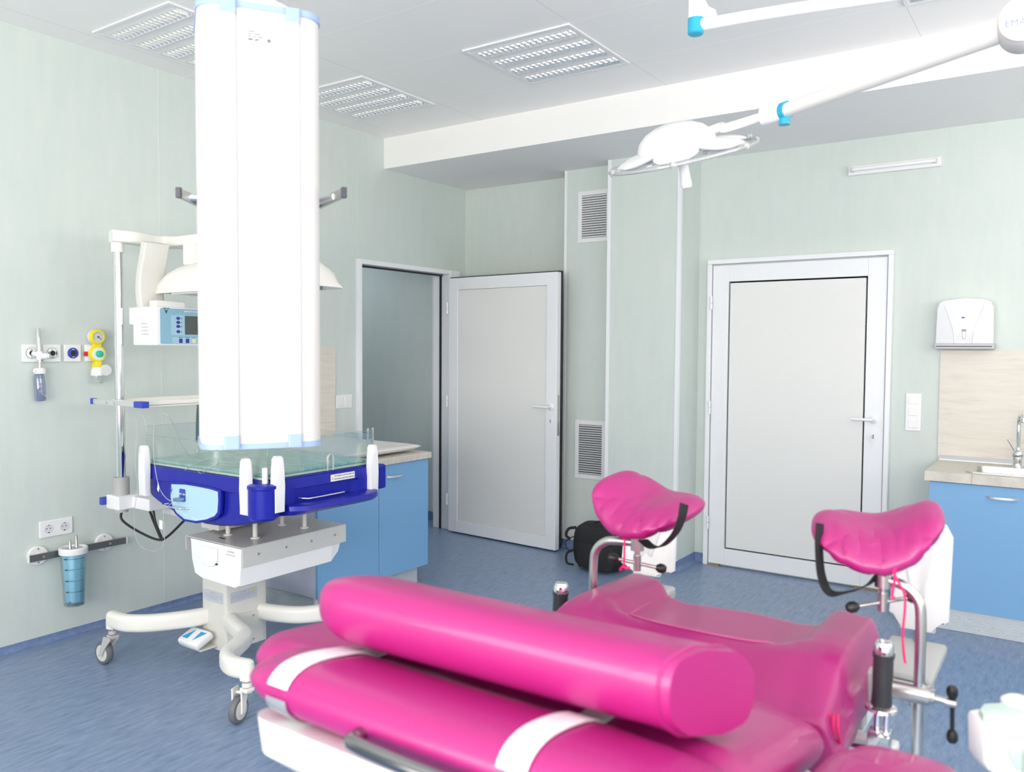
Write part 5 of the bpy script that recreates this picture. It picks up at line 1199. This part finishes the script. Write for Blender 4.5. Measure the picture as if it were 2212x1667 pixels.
# leg supports
def leg_support(side, postx, py0, clamp, lift):
    """side -1 left, +1 right; built as a part of the bed"""
    s = side
    q = B(); cz_ = clamp.z
    pts = [Vector((postx, py0, .60)), Vector((postx, py0, .80)), Vector((postx, py0, cz_-.075)), Vector((postx-s*.008, py0, cz_-.032)), Vector((postx-s*.032, py0, cz_-.010)), Vector((postx-s*.06, py0, cz_-.003)), clamp]
    tube(q, pts, .0105, 16, 6); po = obj('leg_support_post', q, STEEL, bed, smooth=True)
    q = B(); cyl(q, clamp-Z3*.018, clamp+Z3*.02, .0165, seg=20); cyl(q, clamp+Z3*.02, clamp+Z3*.045, .0185, seg=20)
    cyl(q, clamp-Z3*.034, clamp-Z3*.018, .007, seg=12); cyl(q, clamp-Z3*.068, clamp-Z3*.030, .0095, seg=16); obj('swivel_clamp', q, STEEL, po, smooth=True)
    q = B(); cyl(q, clamp+Z3*.026, clamp+Z3*.032, .0192, seg=20); cyl(q, clamp+Z3*.038, clamp+Z3*.042, .0192, seg=20); obj('clamp_ring', q, PLAST, po)
    hk = clamp-Z3*.050; hv = Vector((.055, .03, -.012)) if s < 0 else Vector((.055, .045, .010))
    q = B(); cyl(q, hk-hv, hk+hv, .0042, seg=10); obj('tommy_bar', q, STEEL, po, smooth=True)
    for sg in (-1, 1): q = B(); lathe(q, hk+hv*sg*.72, hv*sg, [(0, 0), (.006, 0), (.0115, .008), (.0115, .018), (.007, .025), (0, .026)], 14); obj('bar_knob', q, BLACK, po, smooth=True)
    return po
cushC = (Vector((-.862, 1.85, 1.098)), Vector((-.337, 1.85, 1.098)))
clL = at(1377, 1172, 'y', 1.80); clR = at(1908, 1248, 'y', 1.80)
pL = leg_support(-1, at(1281, 1300, 'y', 1.80).x, 1.80, clL, 0)
pR = leg_support(1, at(1986, 1450, 'y', 1.80).x, 1.80, clR, 0)
def saddle(parent, C, hw, hl, hl_l, hr, yaw, pitch, roll, dip=0.0, name='leg_cushion'):
    R_ = Euler((pitch, roll, yaw)).to_matrix()
    def fs(u, v):
        e_ = hl_l if u < 0 else hr
        k = abs(u)**1.9
        x = hw*u; y = hl*v
        z = e_*k - .022*(1-abs(u)**2)*(max(0, -v)**2) + .010*v - .022*abs(u)**5
        wr = .0042*math.sin(19*u+4*v)*max(0, -v)*(1-u*u)*(1-v**4)+.0028*math.sin(31*u-3*v)*max(0, -v)*(1-u*u)*(1-v**4)
        return C+R_ @ Vector((x, y, z+wr))
    q = B(); pad(q, fs, 44, 38, .062, 4.0, 2.9); return obj(name, q, PINK, parent, smooth=True)
cl = saddle(pL, Vector((-.868, 1.86, 1.100)), .128, .120, .078, .040, -.20, .10, .10)
cr = saddle(pR, Vector((-.340, 1.86, 1.100)), .128, .115, .045, .084, .22, .10, -.06)
# black webbing loops
def web(parent, pts, yy0):
    q = B(); P = smoothpath(pts, 6); sweep(q, P, rrect(.0022, .032, .001, 2), Vector((.25, 1, 0)).normalized()); return obj('strap', q, BLACKF, parent, smooth=True)
web(pL, [at(1478, 1088, 'y', 1.76), at(1472, 1120, 'y', 1.75), at(1458, 1152, 'y', 1.75), at(1432, 1178, 'y', 1.76), at(1408, 1181, 'y', 1.78), at(1388, 1165, 'y', 1.80)], 1.8)
web(pR, [at(1771, 1130, 'y', 1.76), at(1769, 1180, 'y', 1.75), at(1775, 1245, 'y', 1.75), at(1795, 1279, 'y', 1.76), at(1840, 1276, 'y', 1.78), at(1875, 1262, 'y', 1.79), at(1898, 1238, 'y', 1.80)], 1.8)
# cords
q = B(); tube(q, [at(1350, 1145, 'y', 1.76), at(1349, 1180, 'y', 1.755), at(1348, 1215, 'y', 1.755), at(1344, 1226, 'y', 1.755)], .0025, 8); tube(q, [at(1353, 1147, 'y', 1.76), at(1357, 1164, 'y', 1.76)], .0018, 8); tube(q, [at(1340, 1231, 'y', 1.755), at(1346, 1224, 'y', 1.75), at(1354, 1227, 'y', 1.75), at(1361, 1226, 'y', 1.755)], .0035, 8)
obj('drawstring', q, PINKD, pL, smooth=True)
q = B(); tube(q, [at(1934, 1220, 'y', 1.76), at(1932, 1255, 'y', 1.755), at(1927, 1288, 'y', 1.755), at(1934, 1291, 'y', 1.755)], .0026, 8)
tube(q, [at(1925, 1222, 'y', 1.76), at(1938, 1252, 'y', 1.755), at(1953, 1280, 'y', 1.75), at(1955, 1310, 'y', 1.75), at(1950, 1370, 'y', 1.75), at(1953, 1415, 'y', 1.75), at(1956, 1432, 'y', 1.75)], .0024, 8); obj('drawstring', q, PINKD, pR, smooth=True)
# lower rail clamps
for s, px_, pyc in ((-1, 1281, 1352), (1, 1986, 1505)):
    pp = pL if s < 0 else pR; x = at(px_, pyc, 'y', 1.80).x; z = .812
    q = B(); cyl(q, (x-s*.075, 1.80, z), (x+s*.02, 1.80, z), .0195, seg=24); cyl(q, (x-s*.078, 1.80, z), (x-s*.055, 1.80, z), .026, seg=24); cyl(q, (x+s*.02, 1.80, z), (x+s*.028, 1.80, z), .015, seg=20); cyl(q, (x+s*.028, 1.80, z-.002), (x+s*.062, 1.80, z-.004), .007, seg=12)
    cyl(q, (x+s*.046, 1.80, z-.004), (x+s*.066, 1.80, z-.004), .0095, seg=12); obj('rail_clamp', q, STEEL, pp, smooth=True)
    q = B(); box(q, (x-s*.115, 1.78, z-.05), (x-s*.078, 1.82, z+.03), .004); box(q, (x-s*.125, 1.60, .72), (x-s*.112, 1.95, .745), .002); box(q, (BX+s*.30, 1.78, .715), (x-s*.10, 1.82, .745), .003); obj('clamp_block', q, GREYP, pp)
    q = B(); hk = Vector((x+s*.058, 1.80, z-.004)); 
    if s > 0: A_, B_ = hk+Vector((0, -.0, .018)), hk+Vector((.002, -.0, -.062))
    else: A_, B_ = hk+Vector((-.0, 0, .03)), hk+Vector((0, 0, -.05))
    cyl(q, A_, B_, .0042, seg=10)
    for E_, F_ in ((A_, (A_-B_).normalized()), (B_, (B_-A_).normalized())): lathe(q, E_-F_*.008, F_, [(0, 0), (.007, 0), (.0105, .008), (.0105, .018), (.007, .024), (0, .025)], 14)
    obj('clamp_handle', q, BLACK, pp, smooth=True)
# foot plates
def foot_plate(c_px, yy_, w_, mirror, name='foot_plate'):
    (x0, y0, x1, y1) = c_px
    tl = at(x0, y0, 'y', yy_); br = at(x1, y1, 'y', yy_); W2 = (br.x-tl.x)/2; cxx = (tl.x+br.x)/2; z0_, z1_ = br.z, tl.z; H = z1_-z0_
    q = B(); out = [(-W2, .04*H), (-W2+.008, .02*H), (-.045, 0), (-.045, -.10*H), (.040, -.10*H), (.040, .0), (W2-.008, 0), (W2, .03*H), (W2+.004, .82*H), (W2-.012, .93*H), (W2-.045, H), (-W2+.055, H), (-W2+.025, .93*H), (-W2+.012, .8*H)]
    prism(q, [(a, c) for a, c in out], (cxx, yy_, z0_), X3, Z3, Y3, .028, .006); fo = obj(name, q, WHITE, bed, smooth=True)
    q = B()
    def fd(u, v):
        wv = (.30+.62*(v+1)/2)*W2
        return (cxx+wv*u*.80*math.sqrt(1-.2*v*v), yy_-.004+.010*(1-u*u), z0_+H*.56+H*.36*v*math.sqrt(1-.15*u*u))
    pad(q, fd, 20, 24, .016, 4); obj('footwell', q, mat('gloss_white_plastic', (.72, .73, .74), .15), fo, smooth=True)
    return cxx, z0_, W2, fo
cxx, z0_, W2, fo = foot_plate((1925, 1108, 2048, 1352), 2.34, .15, False)
q = B(); bt = z0_-.015
box(q, (cxx-W2*1.0, 2.10, bt-.075), (cxx+W2*.95, 2.38, bt-.045), .010, 3); box(q, (cxx-W2*.98, 2.10, bt-.10), (cxx+W2*.93, 2.16, bt-.05), .008); bo = obj('foot_plate_base', q, mat('cool_grey_plastic', (.46, .46, .46), .3), bed, smooth=True)
q = B(); cyl(q, (cxx+.02, 2.16, bt-.14), (cxx+.02, 2.16, bt-.10), .010); cyl(q, (cxx-.01, 2.17, bt-.115), (cxx+.05, 2.17, bt-.115), .006); cyl(q, (cxx, 2.36, bt-.1), (cxx, 2.36, bt-.0), .012); box(q, (BX, 2.2, bt-.13), (cxx, 2.25, bt-.10), .004); box(q, (BX-.03, 1.9, bt-.13), (BX+.03, 2.25, bt-.10), .004); obj('plate_bolt', q, STEEL, bo)
cxx, z0_, W2, fo = foot_plate((1342, 1090, 1452, 1240), 2.26, .15, True)
q = B(); bt = z0_-.01
c0, c1 = at(1300, 1290, 'z', bt-.03), at(1432, 1252, 'z', bt-.03)
box(q, (cxx-W2*1.15, 2.00, bt-.075), (cxx+W2*.98, 2.30, bt-.035), .012, 3); bo = obj('foot_plate_base', q, MATS['cool_grey_plastic'], bed, smooth=True)
q = B(); box(q, (cxx, 2.12, bt-.13), (BX, 2.17, bt-.09), .004); cyl(q, (cxx, 2.15, bt-.12), (cxx, 2.15, bt-.07), .012); box(q, (BX-.03, 1.9, bt-.13), (BX+.03, 2.17, bt-.10), .004); obj('plate_bolt', q, STEEL, bo)

# bolster (rests on the bed, held by the straps)
q = B(); bxa, bxb = -1.05, -.385
nb = 40; rings = []
for i in range(nb+1):
    u = i/nb; x = bxa+(bxb-bxa)*u
    e_ = 1.0
    if u < .12: e_ = .55+.45*math.sqrt(max(0, 1-((.12-u)/.12)**2))
    if u > .985: e_ = .965+.035*math.sqrt(max(0, 1-((u-.985)/.015)**2))
    cyb = 1.012+.028*u; zc_ = backz(cyb)+.055+.062
    # section: flat base, domed front and back
    sec_ = []
    for a in [2*PI*k/36 for k in range(36)]:
        ca_, sa_ = math.cos(a), math.sin(a)
        n_ = 2.6; r_ = (abs(ca_)**n_+abs(sa_)**n_)**(-1/n_)
        yy_ = .092*r_*ca_; zz_ = .060*r_*sa_
        if u > .8: yy_ *= 1+.0*(u-.8)
        sec_.append((x+max(0, (u-.7)/.3)*yy_*.28, cyb+yy_*e_, zc_+zz_*e_-yy_*slope*.9+.0012*math.sin(9*a+30*u)*(u > .85)))
    rings.append(sec_)
loft(q, rings); endring = [Vector(v) for v in rings[-2]]; bl = obj('bolster', q, PINK, smooth=True); tag(bl, 'long magenta bolster lying across the head of the bed', 'bolster')

q = B(); tube(q, endring+[endring[0]], .0028, 8, smooth=False); obj('piping', q, PINK, bl, smooth=True)
# ------------------------------------------------------------------ backpack by the pillar
bp = thing('backpack', 'black backpack standing on the floor by the pillar', 'backpack', (-2.62, 4.95, 0))
g0, g1 = at(1255, 1236, 'z', .01), at(1345, 1240, 'z', .01)
bx0, bx1 = -2.83, -2.45; byc = 4.93
q = B(); rings = []
for k in range(13):
    v = k/12; z = .02+.29*v; kx_ = .92+.08*math.sin(PI*min(1, v*1.1)); ky_ = .85+.15*math.sin(PI*v)
    if v > .8: kx_ *= 1-.30*((v-.8)/.2)**2; ky_ *= 1-.45*((v-.8)/.2)**2
    if v < .08: kx_ *= .93; ky_ *= .9
    rings.append([((bx0+bx1)/2+a*kx_, byc+c*ky_+.0, z) for a, c in rrect(bx1-bx0, .22, .07, 5)])
loft(q, rings); obj('body', q, BLACKF, bp, smooth=True)
q = B(); rings = [[((bx0+bx1)/2+.02+a*k2, byc-.105+c*k2*.8-.01, z) for a, c in rrect(.28, .09, .035, 4)] for z, k2 in ((.03, .9), (.06, 1), (.16, 1), (.19, .85))]; loft(q, rings); obj('front_pocket', q, BLACKF, bp, smooth=True)
q = B(); P = smoothpath([(bx0+.02, byc-.05, .27), (bx0-.035, byc-.06, .255), (bx0-.05, byc-.07, .21), (bx0-.01, byc-.08, .19)], 6); sweep(q, P, rrect(.02, .006, .002, 2), Y3); obj('shoulder_strap', q, BLACKF, bp, smooth=True)
q = B(); tube(q, [(bx0+.01, byc-.07, .21), (bx0-.045, byc-.08, .17), (bx0-.035, byc-.08, .12), (bx0-.005, byc-.08, .11)], .0035, 8); tube(q, [(bx0+.02, byc-.08, .12), (bx0-.03, byc-.09, .09), (bx0-.025, byc-.10, .03), (bx0+.03, byc-.11, .025)], .008, 8); obj('side_loop', q, BLACKF, bp, smooth=True)
q = B(); tube(q, [((bx0+bx1)/2-.05, byc-.02, .30), ((bx0+bx1)/2-.02, byc-.03, .325), ((bx0+bx1)/2+.03, byc-.03, .325), ((bx0+bx1)/2+.06, byc-.02, .30)], .006, 8); obj('top_handle', q, BLACKF, bp, smooth=True)

# ------------------------------------------------------------------ instrument trolley corner, lower right
dv_ = 1.35
tr = thing('instrument_stand', 'white and mint moulded instrument stand cut off by right edge', 'instrument stand', (dep(2180, 1600, dv_).x, dep(2180, 1600, dv_).y, 0))
vr = Vector((RT.x, RT.y, 0)).normalized(); vf = Vector((FW.x, FW.y, 0)).normalized()
O = dep(2122, 1622, dv_)
q = B(); sc_ = dv_/1775
out = [(0, 60), (2, -10), (12, -40), (40, -62), (130, -75), (230, -72), (230, 70), (60, 85), (14, 78)]
prism(q, [(a*sc_, c*sc_) for a, c in [(0, 52), (4, -25), (16, -45), (50, -62), (110, -68), (240, -68), (240, 60), (20, 66), (4, 62)]], O, vr, Z3, vf, .05, .006); obj('housing', q, PLAST, tr, smooth=True)
q = B(); prism(q, [(a*sc_, c*sc_) for a, c in [(0, 0), (8, 30), (35, 60), (80, 62), (140, 66), (240, 66), (240, 0)]], O+Z3*(64*sc_), vr, vf, Z3, .012, .003); obj('top_tray', q, MINT, tr, smooth=True)
q = B(); prism(q, [(a*sc_, c*sc_) for a, c in [(50, 8), (75, 14), (125, 16), (240, 14), (240, -45), (100, -45), (72, -38), (60, -18)]], O-vf*.001, vr, Z3, -vf, .003, .001); obj('mint_inset', q, MINT, tr)
q = B(); prism(q, [(a*sc_, c*sc_) for a, c in [(82, 5), (88, 12), (110, 14), (240, 14), (240, -110), (86, -110)]], O-vf*.045, vr, Z3, vf, .04, .005); obj('front_module', q, PLAST, tr, smooth=True)
q = B(); lathe(q, O+vr*(115*sc_)+Z3*(72*sc_)+vf*.05, Z3, [(0, 0), (.026, 0), (.026, .008), (.018, .014), (.008, .014), (.007, .010), (0, .010)], 24); obj('hinge_knob', q, PLAST, tr, smooth=True)
pc_ = O+vr*(190*sc_)+vf*.055
q = B(); cyl(q, (pc_.x, pc_.y, .06), (pc_.x, pc_.y, O.z-.04), .022, seg=20); obj('pole', q, STEEL, tr, smooth=True)
q = B()
for k in range(5):
    a = k*2*PI/5; e_ = Vector((math.cos(a), math.sin(a), 0)); box(q, (0, -.02, .045), (.24, .02, .075), .006, 2, Matrix.Translation((pc_.x, pc_.y, 0)) @ Matrix.Rotation(a, 4, 'Z')); cyl(q, Vector((pc_.x, pc_.y, .025))+e_*.22-e_.cross(Z3)*.012, Vector((pc_.x, pc_.y, .025))+e_*.22+e_.cross(Z3)*.012, .025)
obj('wheeled_base', q, GREYP, tr)
